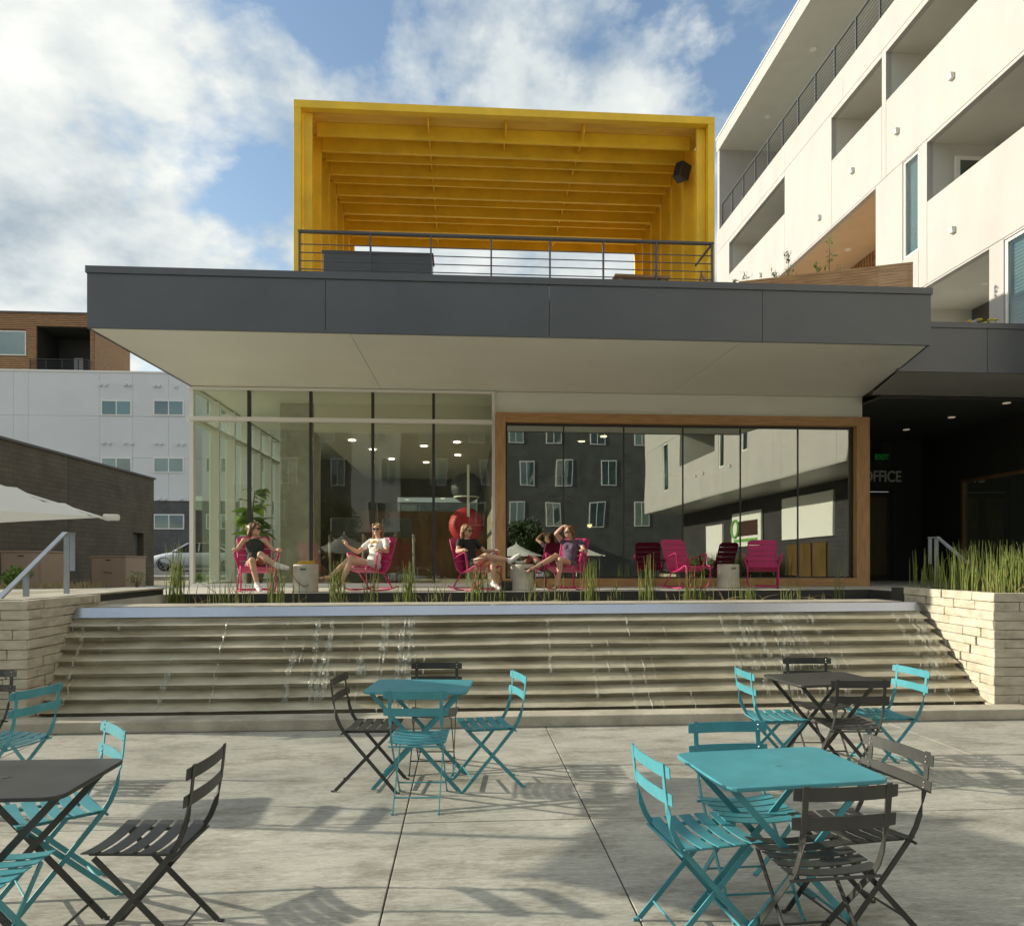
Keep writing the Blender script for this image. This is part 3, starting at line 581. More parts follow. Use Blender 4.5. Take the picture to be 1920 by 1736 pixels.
P('glass_pane', 'mirror_glass', 12.44, 12.45, 12.5, 16.93, TZ, 3.68)
ol = text_mesh('office_lettering', 'OFFICE', 0.42, 'letter_grey', pv, (11.24, 18.48 - OY, 4.0 - OZ), (R(90), 0, 0), .01); ol.scale = (1.06 / ol.dimensions.x, 1, 1) if ol.dimensions.x > 0 else (.62, 1, 1)
for x, y in ((11.15, 13.95), (11.0, 15.4), (10.9, 16.9)):
    MB().lathe([(.075, 0), (.075, .012)], 14, (x, y - OY, 4.968 - OZ)).build('downlight', 'entrance_downlight', pv)
ex = empty('exit_sign', (11.1, 18.3, 4.5), 0, 'small green lit exit sign above the dark office doors', 'sign')
B('case', 'lobby_dark', ex, -.17, .17, -.02, .02, -.11, .11); B('stem', 'lobby_dark', ex, -.02, .02, -.01, .01, .11, .478)
text_mesh('letters', 'EXIT', 0.19, 'exit_green', ex, (0, -.028, 0), (R(90), 0, 0), .004)

# ---- yellow roof pergola
yp = empty('roof_pergola', (0, 11.7, 5.62), 0, 'bright yellow steel pergola box with slatted ceiling standing on the pavilion roof', 'pergola')
YX0, YX1, YB, YT = -2.78, 4.19, 3.0 + 0.0, 9.185 - 5.62
def Yb(name, m, *b, bevel=.004): return B(name, m, yp, *b, bevel=bevel)
# front frame
Yb('post', 'yellow_paint', YX0, YX0 + .115, 0, .12, 0, YT - .125); Yb('post', 'yellow_paint', YX1 - .115, YX1, 0, .12, 0, YT - .125); Yb('front_beam', 'yellow_paint', YX0, YX1, -.002, .12, YT - .123, YT)
NP = 7; sp_ = 4.5 / (NP - 1)
for i in range(NP):
    y = .125 + sp_ * i * .985
    if i: Yb('post', 'yellow_paint', YX0 + .02, YX0 + .27, y - .03, y + .05, 0, YT - .07); Yb('post', 'yellow_paint', YX1 - .27, YX1 - .02, y - .03, y + .05, 0, YT - .07)
    else: Yb('post', 'yellow_paint', YX0 + .12, YX0 + .27, y - .0, y + .05, 0, YT - .126); Yb('post', 'yellow_paint', YX1 - .27, YX1 - .12, y - .0, y + .05, 0, YT - .126)
    if i: Yb('beam', 'yellow_paint', YX0 + .275, YX1 - .275, y - .025, y + .04, YT - .33, YT - .065)
    if i < NP - 1:
        y2 = y + sp_ * .985
        Yb('ceiling_panel', 'yellow_deck', YX0 + .06, YX1 - .06, y - .02, y2 - .024, YT - .055, YT - .02)
        Yb('purlin', 'yellow_paint', YX0 + .275, YX1 - .275, (y + y2) / 2 - .02, (y + y2) / 2 + .02, YT - .29, YT - .06)
        Yb('side_panel', 'yellow_paint', YX0 + .03, YX0 + .07, y + .06, y2 - .075, 0, YT - .06); Yb('side_panel', 'yellow_paint', YX1 - .07, YX1 - .03, y + .06, y2 - .075, 0, YT - .06)
        for xx in ((-.62, .68, 2.0) if i == 0 else (-.62, 2.0)):
            Yb('spacer', 'yellow_paint', xx - .012, xx + .012, y + .045, y2 - .03, YT - .24, YT - .062)
def speaker(loc, rz, label):
    s = empty('loudspeaker', loc, rz, label, 'speaker')
    MB().prism([(-.16, .12), (.16, .12), (.10, -.14), (-.10, -.14)], -.17, .17).build('case', 'dark_metal', s, bevel=.02)
    MB().box(-.085, .085, -.152, -.143, -.14, .14).build('grille', 'black_fabric', s, bevel=.004)
    MB().box(-.02, .02, .12, .20, -.02, .02).build('bracket', 'dark_metal', s); MB().box(-.05, .05, .2, .21, -.06, .06).build('mount', 'dark_metal', s)
    s.rotation_euler = (R(-12), R(8), rz); s.scale = (.8, .8, .8); return s
speaker((3.82, 12.35, 8.60), R(-55), 'black loudspeaker on the yellow post under the pergola front beam')
speaker((3.75, 15.4, 7.35), R(-55), 'black loudspeaker low on a yellow post deep inside the pergola')
# roof railing
rl = empty('roof_railing', (0, 10.9, 5.62), 0, 'dark steel railing with horizontal bars along the pavilion roof edge', 'railing')
rxs = [-2.5, -1.44, -.527, .394, 1.301, 2.134, 2.967, 3.86]
B('base_rail', 'rail_metal', rl, -2.5, 3.86, -.015, .015, .0, .02)
for x in rxs: B('post', 'rail_metal', rl, x - .012, x + .012, -.03, .03, .02, 1.045)
B('top_rail', 'rail_metal', rl, -2.52, 3.88, -.035, .035, 1.045, 1.075)
for k in range(7): MB().tube([(-2.5, -.0, .12 + .125 * k), (3.86, -.0, .12 + .125 * k)], .008, 6).build('rail', 'rail_metal', rl)
MB().tube([(3.86, 0, 1.055), (3.86, .8, 1.055)], .02, 6).build('rail', 'rail_metal', rl)
# roof furniture
rb = empty('roof_planter', (-1.36, 11.25, 5.62), 0, 'long grey metal planter box behind the roof railing', 'planter')
B('body', 'fascia_panel', rb, -.84, .84, -.1, .3, 0, .86, bevel=.01); B('rim', 'rail_metal', rb, -.86, .86, -.12, .32, .86, .89); B('seam', 'rail_metal', rb, -.0, .012, -.104, -.1, .02, .85)
rbn = empty('timber_table', (2.89, 11.7, 5.62), R(2), 'brown slatted timber table on the roof inside the pergola', 'table')
for k in range(4): B('slat', 'cedar', rbn, -.46, .46, -.24 + .125 * k, -.13 + .125 * k, .74, .78, bevel=.004)
for sx in (-.36, .36): B('leg', 'cedar', rbn, sx - .04, sx + .04, -.2, .2, 0, .74)
rch = empty('deck_chair', (3.95, 11.6, 5.62), R(200), 'folded slatted timber deck chair leaning by the yellow post', 'chair')
for k in range(5): MB().bar((-.2, -.02 + .0 * k, .38 + .09 * k), (.12, -.02 + .05 * k - .05, .42 + .09 * k), .05, .02, (0, 0, 1)).build('slat', 'cedar', rch)
MB().tube([(-.2, 0, 0), (-.2, 0, .86)], .015, 6).build('leg', 'cedar', rch); MB().tube([(.12, -.1, 0), (.12, .12, .86)], .015, 6).build('leg', 'cedar', rch)
# slatted timber screen on the wing roof
fs_ = empty('timber_screen', (0, 0, 5.62), 0, 'slatted cedar screen standing on the roof in front of the white apartments', 'screen')
SA, SB = Vector((5.52, 14.03)), Vector((8.45, 12.9))
d2 = (SB - SA)
for k in range(31):
    z = .06 + k * .0555
    MB().sweep([(SA.x, SA.y, z), (SB.x, SB.y, z)], (0, 0, 1), .046, .022).build('slat', 'sunlit_cedar', fs_)
for t in (0.02, .2, .4, .6, .8, .98):
    p = SA + d2 * t; MB().box(p.x + .02, p.x + .06, p.y + .03, p.y + .07, 0, 1.74).build('post', 'cedar_dark', fs_)

# ================================================================== WHITE APARTMENT BUILDING (right)
ap = empty('apartment_building', (10.5, 10, 0), 0, 'tall white stucco apartment block with long recessed balconies above the pavilion', 'building')
AX, AY = 10.5, 10
def A(name, m, x0, x1, y0, y1, z0, z1, bevel=0, parent=None): return B(name, m, parent or ap, x0 - AX, x1 - AX, y0 - AY, y1 - AY, z0, z1, bevel=bevel)
# openings in the wall plane: (y0, y1, z0, z1, kind)
OPEN = [(22.75, 27.68, 13.18, 14.42, 'slot'), (10.2, 17.10, 13.22, 14.45, 'slot'), (17.28, 19.75, 13.22, 14.45, 'slot'),
        (17.55, 24.5, 8.55, 11.28, 'warm'), (15.83, 16.43, 8.95, 11.30, 'win'), (9.0, 15.52, 9.90, 11.25, 'slot'),
        (13.60, 16.9, 5.35, 7.98, 'slot'), (12.0, 13.21, 5.5, 7.98, 'win'), (12.3, 13.31, 12.17, 13.21, 'none'),
        # part behind the camera, seen in the pavilion glass
        (5.0, 5.6, 6.2, 8.6, 'win'), (2.2, 2.8, 5.9, 8.3, 'win'), (-5.6, -0.6, 6.4, 8.0, 'slot'), (-0.2, .4, 5.6, 8.0, 'win'), (-8.6, -7.6, 5.4, 8.0, 'win'),
        (4.2, 5.2, 9.4, 11.28, 'win'), (-4.0, 2.0, 9.9, 11.25, 'slot'), (-8.0, -7.0, 9.0, 11.28, 'win'), (0.0, 8.0, 13.22, 14.45, 'slot'), (-9, -5.0, 13.22, 14.45, 'slot')]
OPEN = [o for o in OPEN if o[4] != 'none']
Y0, Y1 = -12.4, 29.08
bands = [(4.55, 8.02), (8.03, 11.33), (11.34, 14.60), (14.61, 15.46)]
T = 0.14
for zb0, zb1 in bands:
    ops = [o for o in OPEN if o[2] < zb1 and o[3] > zb0]
    cuts = sorted(set([Y0, Y1, 11.93] + [o[0] for o in ops] + [o[1] for o in ops]))
    fine = [cuts[0]]
    for c in cuts[1:]:
        while c - fine[-1] > 4.3 and not any(o[0] <= fine[-1] and o[1] >= c for o in ops): fine.append(fine[-1] + 3.6)
        fine.append(c)
    for a, b in zip(fine, fine[1:]):
        mid = (a + b) / 2; here = sorted([o for o in ops if o[0] <= mid <= o[1]], key=lambda o: o[2]); z = zb0
        g0 = 0.005; g1 = 0.005
        if zb0 < 5 and mid > 11.9: z = 5.06
        for o in here:
            if o[2] - z > 0.02: A('wall_panel', 'white_stucco', AX, AX + T, a + g0, b - g1, z, o[2])
            z = max(z, o[3])
        if zb1 - z > 0.02: A('wall_panel', 'white_stucco', AX, AX + T, a + g0, b - g1, z, zb1 - .004)
# building body behind the recesses (joint backing + depth)
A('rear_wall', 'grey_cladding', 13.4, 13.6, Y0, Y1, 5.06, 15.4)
A('floor_slab', 'recess_paint', AX + T + .002, 13.4, Y0 + .02, 11.9, 4.60, 4.86); A('floor_slab', 'recess_paint', AX + T + .002, 13.4, 11.95, Y1 - .02, 5.06, 5.3)
for zf in (8.20, 11.50, 14.75): A('floor_slab', 'recess_paint', AX + T + .002, 13.4, Y0 + .02, Y1 - .02, zf, zf + .26)
for (y0, y1, z0, z1, kd) in OPEN:
    zf = {True: z0}.get(kd == 'win', None)
    if kd in ('slot', 'warm'):
        cm = 'warm_recess' if kd == 'warm' else 'recess_paint'
        rc = empty('balcony_recess', (0, 0, 0)); rc.parent = ap
        zfl = max(z0 - .85, 5.31 if y0 > 12 else 4.87)
        A('ceiling', cm, AX + T + .003, 13.0, y0 - .085, y1 + .085, z1 + .002, z1 + .05, parent=rc)
        A('end_wall', cm, AX + T + .004, 13.0, y0 - .12, y0 - .002, zfl, z1 + .001, parent=rc); A('end_wall', cm, AX + T + .004, 13.0, y1 + .002, y1 + .12, zfl, z1 + .001, parent=rc)
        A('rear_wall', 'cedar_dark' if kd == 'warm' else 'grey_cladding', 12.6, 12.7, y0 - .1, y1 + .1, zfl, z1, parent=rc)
        if kd == 'warm':
            for q in range(int((y1 - y0) / .16)): A('cedar_slat', 'cedar', 12.53, 12.598, y0 + .05 + q * .16, y0 + .15 + q * .16, zfl, z1 - .01, parent=rc)
        if y1 - y0 > 2.0:
            dy_ = y1 - 1.5 if y1 - y0 > 3 else y0 + .6
            d = A('balcony_door', 'white_metal', 12.56, 12.598, dy_, dy_ + .95, zfl, zfl + 2.05, parent=rc)
        m = MB().lathe([(.09, 0), (.10, .012), (.10, .02)], 14, (11.7 - AX, (y0 + y1) / 2 - AY, z1 - .018)); m.build('ceiling_light', 'white_metal', rc)
    else:
        wn = A('window', 'white_metal', AX + .03, AX + .10, y0 + .002, y0 + .06, z0 + .002, z1 - .002)
        A('frame', 'white_metal', AX + .03, AX + .10, y1 - .06, y1 - .002, z0 + .002, z1 - .002, parent=wn); A('frame', 'white_metal', AX + .03, AX + .10, y0 + .06, y1 - .06, z1 - .06, z1 - .002, parent=wn); A('frame', 'white_metal', AX + .03, AX + .10, y0 + .06, y1 - .06, z0 + .002, z0 + .06, parent=wn)
        A('pane', 'window_glass', AX + .06, AX + .068, y0 + .06, y1 - .06, z0 + .06, z1 - .06, parent=wn)
        nb = int((z1 - z0) / .07)
        mb = MB()
        for q in range(nb): mb.box(AX + .16 - AX, AX + .20 - AX, y0 + .05 - AY, y1 - .05 - AY, z0 + .07 * q, z0 + .07 * q + .058)
        bo = mb.build('blind', 'blind', wn); bo['kind'] = 'stuff'
# wall divider in the upper slot
# top terrace: floor, rear wall, end wall, roof
A('terrace_floor', 'recess_paint', AX + .002, 13.4, Y0, Y1, 15.20, 15.47)
A('terrace_rear', 'grey_cladding', 13.1, 13.3, Y0, Y1, 15.47, 18.84)
A('terrace_end', 'white_stucco', AX + .03, 13.3, Y1 - .22, Y1, 15.47, 18.84)
for y in (14.5, 18.0, 21.5, 25.0):
    wn = A('window', 'dark_metal', 13.04, 13.098, y, y + 1.9, 15.5, 17.8); A('pane', 'window_glass', 13.02, 13.03, y + .05, y + 1.85, 15.55, 17.75, parent=wn)
A('roof', 'white_stucco', AX - .0, 16, Y0 - .2, Y1 + .05, 18.86, 19.36)
A('roof_soffit', 'recess_paint', AX + .002, 13.3, Y0, Y1, 18.84, 18.858)
A('roof_edge', 'white_metal', AX - .03, AX + .2, Y0 - .2, Y1 + .06, 19.362, 19.41)
for y in (12.5, 15.8, 19.4, 23.0, 26.6): MB().lathe([(.11, 0), (.12, .012), (.12, .02)], 14, (11.6 - AX, y - AY, 18.818)).build('ceiling_light', 'white_metal', ap)
A('soffit', 'soffit_grey', AX, 16.0, Y0, 11.9, 4.50, 4.548)
A('end_wall', 'white_stucco', AX + T + .01, 16, Y0, Y0 + .2, 4.56, 15.2)
iw = A('inner_window', 'white_metal', 11.15, 12.45, 15.46, 15.518, 9.2, 10.95); A('pane', 'window_glass', 11.25, 12.35, 15.45, 15.459, 9.3, 10.85, parent=iw); A('screen', 'interior_dark', 11.25, 12.35, 15.4595, 15.4598, 9.3, 10.85, parent=iw)
# terrace railing
tr_ = empty('terrace_railing', (10.62, 10, 15.47), 0, 'dark horizontal bar railing along the top terrace of the white apartments', 'railing')
py = [28.75 - 1.12 * i for i in range(17)]
for y in py: B('post', 'rail_metal', tr_, -.025, .025, y - 10 - .02, y - 10 + .02, 0, 1.03)
B('top_rail', 'rail_metal', tr_, -.03, .03, py[-1] - 10, py[0] - 10, 1.03, 1.06)
for k in range(8): MB().tube([(0, py[-1] - 10, .1 + .115 * k), (0, py[0] - 10, .1 + .115 * k)], .009, 5).build('rail', 'rail_metal', tr_)
# wall vents
vn = [(14.654, 12.16), (16.607, 12.16), (14.62, 8.83), (20.4, 11.9), (24.6, 11.9), (18.6, 12.3), (3.6, 9.0), (-2.0, 5.6), (-3.0, 5.6), (1.2, 5.5), (-4.4, 8.6), (6.4, 6.4), (7.4, 7.6), (8.2, 6.0), (25.4, 10.0), (25.1, 10.0)]
for y, z in vn:
    m = MB().box(-.11, -.001, y - AY - .06, y - AY + .06, z - .06, z + .07); m.v = [(x * (1 if zz > z else .75), yy, zz) for x, yy, zz in m.v]; m.build('vent_hood', 'recess_paint', ap, bevel=.008)
# lower right balcony: rail and flower heads above the wing fascia
br = empty('balcony_railing', (10.3, 14.2, 5.62), 0, 'short grey railing behind the wing roof edge under the white apartments', 'railing')
B('top_rail', 'galvanised', br, -.03, .03, -.55, 3.0, .93, .97)
for y in (-.5, .7, 1.9): B('post', 'galvanised', br, -.02, .02, y - .02, y + .02, 0, .93)

# ---- ground floor of the apartment block behind the camera (seen in the glass)
gf = empty('shopfront', (12.6, 0, 0), 0, 'dark brick ground floor shopfront under the white apartment overhang', 'building')
def G(name, m, x0, x1, y0, y1, z0, z1, parent=None): return B(name, m, parent or gf, x0 - 12.6, x1 - 12.6, y0, y1, z0, z1)
G('wall', 'charcoal_brick_side', 12.6, 13, -12, 9.8, 0, 4.49)
for (a, b, z0, z1) in ((1.2, 5.2, 2.6, 4.2), (-7.6, -5.2, 1.4, 3.6), (6.6, 9.2, 2.4, 4.3)): G('panel', 'sign_white', 12.52, 12.598, a, b, z0, z1)
for a in (1.6, 2.7, 3.8): G('door', 'lobby_door', 12.54, 12.596, a, a + .9, 0.02, 2.4)
sg = empty('shop_sign', (12.5, -2.2, 3.2), 0, 'white wall sign with a green ring and brown panel on the dark shopfront', 'sign')
B('board', 'sign_white', sg, -.02, .05, -1.6, 1.6, -.75, .75); B('brown_panel', 'sign_brown', sg, -.035, -.021, -.9, 1.3, -.3, .35); B('green_strip', 'sign_green', sg, -.035, -.021, -1.3, 1.3, -.55, -.42)
m = MB(); pts = [(-.045, -1.15 + .38 * math.cos(a * math.pi / 10), .05 + .38 * math.sin(a * math.pi / 10)) for a in range(20)]; m.tube(pts + [pts[0]], .06, 6, cap=False); m.build('green_ring', 'sign_green', sg)

# ---- dark building facing the pavilion, behind the camera
db = empty('dark_apartment_building', (-2, -28, 0), 0, 'charcoal brick apartment block facing the pavilion, reflected in its glass', 'building')
B('wall', 'charcoal_brick', db, -20, 34, -8, 0, 0, 17.5)
B('white_bay', 'far_stucco', db, -6.8, -3.2, .002, .5, 4, 17.0)
rg = random.Random(11)
for fl in range(4):
    z = 4.6 + 3.3 * fl
    for x in (-17, -13.4, -9.6, -5.6, -1.6, 2.2, 5.4, 8.4, 12.0, 15.6):
        xx = x + (.9 if fl % 2 else 0); yy = .5 if -6.8 < xx < -3.2 and xx + 1.3 < -3.2 else 0
        wn = B('window', 'white_metal', db, xx, xx + 1.3, yy + .003, yy + .05, z, z + 2.0); B('pane', 'window_glass', wn, xx + .08, xx + 1.22, yy + .052, yy + .06, z + .08, z + 1.92); B('mullion', 'white_metal', wn, xx + .6, xx + .66, yy + .061, yy + .075, z + .08, z + 1.92)
        B('blind', 'blind', wn, xx + .1, xx + 1.2, yy + .0505, yy + .0515, z + rg.choice([.3, .9, 1.2]), z + 1.9)
for x in (-18, -13.5, -9, 1, 5.5): 
    d = B('shop_window', 'dark_metal', db, x, x + 3.2, .003, .06, 0.1, 3.1); B('pane', 'window_glass', d, x + .1, x + 3.1, .062, .07, .2, 3.0)
B('canopy', 'cedar_dark', db, -20, 10.8, .003, 1.3, 3.3, 3.55)

# ================================================================== LEFT BACKGROUND
bb = empty('brick_outbuilding', (-12.8, 30.1, .7), 0, 'long low brown brick building with a flat coping and a grey door', 'building')
B('wall', 'brown_brick', bb, -9, 0, -12.9, -1.85, -.2, 4.40); B('wall', 'brown_brick', bb, -9, 0, -.93, 0, -.2, 4.40); B('wall', 'brown_brick', bb, -9, 0, -1.85, -.93, 2.15, 4.398); B('wall', 'brown_brick', bb, -9, -.3, -1.85, -.93, -.2, 2.15)
B('coping', 'grey_cladding', bb, -9.05, .06, -12.95, .06, 4.40, 4.47)
d = B('door', 'grey_cladding', bb, -.296, -.24, -1.84, -.94, 0.0, 2.13); MB().ball((-.22, -1.0, 1.0), .04, None, 8, 6).build('handle', 'steel', d)
B('control_joint', 'joint_dark', bb, 0.0, .004, -6.3, -6.27, -.1, 4.4)
def cabinet(loc, rz, label):
    c = empty('utility_cabinet', loc, rz, label, 'cabinet', None)
    B('base', 'path_concrete', c, -.56, .56, -.72, .72, 0, .06); B('body', 'cabinet_paint', c, -.5, .5, -.66, .66, .06, .96, bevel=.02); B('lid', 'cabinet_paint', c, -.52, .52, -.68, .68, .962, 1.0, bevel=.012)
    B('door', 'cabinet_paint', c, -.46, .46, -.672, -.661, .1, .9, bevel=.003); B('latch', 'dark_metal', c, -.07, .07, -.69, -.673, .86, .89)
    MB().tube([(-.12, -.676, .52), (-.12, -.70, .52), (.1, -.70, .5), (.1, -.676, .5)], .008, 6).build('handle', 'dark_metal', c)
cabinet((-11.35, 19.6, .985), 0, 'tan utility cabinet beside the brick wall with a shrub at its corner')
cabinet((-10.55, 22.4, .885), 0, 'tan utility cabinet beside the brick wall, behind the tall reed clump')
# white apartment block with dark ground floor
fb = empty('far_apartment_building', (-14, 46.5, 1.3), 0, 'pale stucco apartment block with paired windows over a charcoal brick base', 'building')
FO = 46.5
def Fp(name, m, x0, x1, y0, y1, z0, z1, parent=None, bevel=0): return B(name, m, parent or fb, x0 + 14, x1 + 14, y0, y1, z0 - 1.3, z1 - 1.3, bevel=bevel)
def fpx(x, y, Y=46.5):
    l = (x - 960) / 1330; s_, c_ = math.sin(R(3.75)), math.cos(R(3.75)); D = Y / (c_ - l * s_); return (l * c_ + s_) * D, 1.68 + (1055 - y) / 1330 * D
xe = -14
zt = fpx(180, 695)[1]; zb = fpx(320, 939)[1]
Fp('rear_block', 'far_stucco', -50, 6, .12, 12, zb, zt - .02); Fp('base_wall', 'charcoal_brick', -50, 6, .05, 12, 1.2, zb - .003)
pxs = [-40, fpx(25, 0)[0] - 6.5, fpx(25, 800)[0], fpx(53, 700)[0], fpx(187, 700)[0], fpx(249, 700)[0], fpx(316, 700)[0], fpx(356, 700)[0], 6]
zr = [zb, fpx(187, 858)[1], fpx(187, 780)[1], zt - .1]
for a, b in zip(pxs, pxs[1:]):
    for c0, c1 in zip(zr, zr[1:]): Fp('wall_panel', 'far_stucco', a + .006, b - .006, 0, .118, c0 + .006, c1 - .006)
Fp('parapet_cap', 'white_metal', -50, 6.1, -.05, 12, zt - .1, zt)
for px0, px1, yc in ((190, 247, 765), (288, 345, 765), (190, 247, 872), (288, 345, 872), (288, 345, 978), (386, 443, 872), (386, 443, 978), (386, 443, 765), (484, 540, 872), (484, 540, 978)):
    x0, z = fpx(px0, yc + 14); x1, z1 = fpx(px1, yc - 14); yb = 0 if yc < 940 else .05
    wn = Fp('window', 'white_metal', x0, x1, yb - .05, yb - .003, z, z1)
    xm = (x0 + x1) / 2
    for a, b in ((x0 + .07, xm - .035), (xm + .035, x1 - .07)): Fp('pane', 'window_glass', a, b, yb - .062, yb - .052, z + .07, z1 - .07, parent=wn); Fp('blind', 'blind' if random.random() < .5 else 'interior_dark', a, b, yb - .0515, yb - .0505, z + .07, z1 - .07, parent=wn)
for px_, yc in [(189, 722), (200, 722), (236, 722), (244, 722), (291, 724), (299, 724), (331, 725), (195, 831), (207, 831), (236, 831), (248, 832), (292, 832), (303, 832), (334, 833), (345, 833), (298, 936), (310, 936), (340, 936)]:
    x, z = fpx(px_, yc); Fp('vent_hood', 'far_stucco', x - .09, x + .09, -.16, -.001, z - .07, z + .07, bevel=.01)
# timber clad penthouse
pt = empty('timber_penthouse', (-22, 48.0, zt), 0, 'cedar slat clad rooftop storey with a dark recessed balcony', 'building')
PY = 48.0
def q(x): return fpx(x, 0, PY)[0] + 22
def qz(x, y): return fpx(x, y, PY)[1] - zt
ztp = qz(80, 585)
bx0, bx1, bz1 = q(68), q(169), qz(110, 612)
wx0, wx1, wz0, wz1 = q(-60), q(48), qz(20, 666), qz(20, 620)
B('body', 'cedar_dark', pt, -14, bx0 - .02, .10, 5, 0, ztp - .1); B('body', 'cedar_dark', pt, bx1 + .02, q(175), .10, 5, 0, ztp - .1); B('body', 'cedar_dark', pt, bx0 - .02, bx1 + .02, .10, 5, bz1, ztp - .101)
B('recess_lining', 'lobby_dark', pt, bx0 - .019, bx0 + .01, .105, 2.6, 0.01, bz1 - .03); B('recess_lining', 'lobby_dark', pt, bx1 - .01, bx1 + .019, .105, 2.6, 0.01, bz1 - .03); B('recess_lining', 'lobby_dark', pt, bx0, bx1, .105, 2.6, bz1 - .028, bz1 - .002)
B('recess_wall', 'lobby_dark', pt, bx0 - .01, bx1 + .01, 2.6, 2.7, 0, bz1); B('recess_door', 'machine_light', pt, bx0 + 1.0, bx0 + 1.6, 2.56, 2.598, 0, 1.9)
B('roof_edge', 'grey_cladding', pt, -14.1, q(176) + .05, -.08, 5.1, ztp - .1, ztp)
zz = 0.02; sm = MB(); 
while zz < ztp - .16:
    segs = [(-14, q(175))]
    if zz < bz1: segs = [(-14, bx0), (bx1, q(175))]
    if wz0 - .05 < zz + .07 and zz < wz1 + .03: segs = [(wx1 + .03, bx0 if zz < bz1 else q(175))] + ([(bx1, q(175))] if zz < bz1 else [])
    for a, b in segs: B('cedar_slat', 'cedar', pt, a, b, 0, .098, zz, zz + .085)
    B('cedar_slat', 'cedar', pt, q(175) + .002, q(175) + .05, .1, 5, zz, zz + .085)
    zz += .12
wn = B('window', 'white_metal', pt, wx0, wx1, .02, .09, wz0, wz1); B('pane', 'window_glass', wn, wx0 + .06, wx1 - .06, .01, .018, wz0 + .06, wz1 - .06)
pr_ = empty('penthouse_railing', (-22, 47.9, zt), 0, 'dark bar railing across the timber penthouse balcony', 'railing')
B('top_rail', 'dark_metal', pr_, bx0 - .3, bx1 + .02, -.06, -.01, 1.02, 1.06)
for k in range(8): B('rail', 'dark_metal', pr_, bx0 - .3, bx1 + .02, -.045, -.025, .1 + .11 * k, .118 + .11 * k)
for x in (bx0 - .3, bx0 + .7, bx0 + 1.7, bx0 + 2.7, bx1): B('post', 'dark_metal', pr_, x - .02, x + .02, -.06, -.01, 0, 1.02)

# handrails
def handrail(name, pts, posts, label, wide=.06):
    h = empty(name, pts[0], 0, label, 'handrail'); o = Vector(pts[0])
    MB().sweep([Vector(p) - o for p in pts], (1, 0, 0), wide, .022).build('rail', 'galvanised', h)
    for i, (p, zb_) in enumerate(posts):
        p = Vector(p) - o; MB().box(p.x - .012 - .02, p.x + .012 + .02, p.y - .006, p.y + .006, zb_ - o.z, p.z - .012).build('post', 'galvanised', h)
    return h
hl = handrail('handrail', [(-4.85, 7.35, 1.08), (-4.85, 8.95, 2.045), (-4.85, 9.12, 2.045)], [((-4.85, 8.98, 2.045), 1.30), ((-4.85, 8.18, 1.57), 1.30)], 'sloping grey steel handrail on the low block wall beside the left stair')
MB().box(-.03, .03, 1.755, 1.765, .5, .955).build('end_plate', 'galvanised', hl)
hr = handrail('handrail', [(7.55, 9.7, 1.36), (7.55, 10.9, 2.09), (7.55, 11.1, 2.09)], [((7.55, 10.93, 2.09), TZ)], 'grey steel handrail half hidden by reeds before the dark office entrance')
MB().box(-.03, .03, 1.38, 1.39, .3, .72).build('end_plate', 'galvanised', hr)

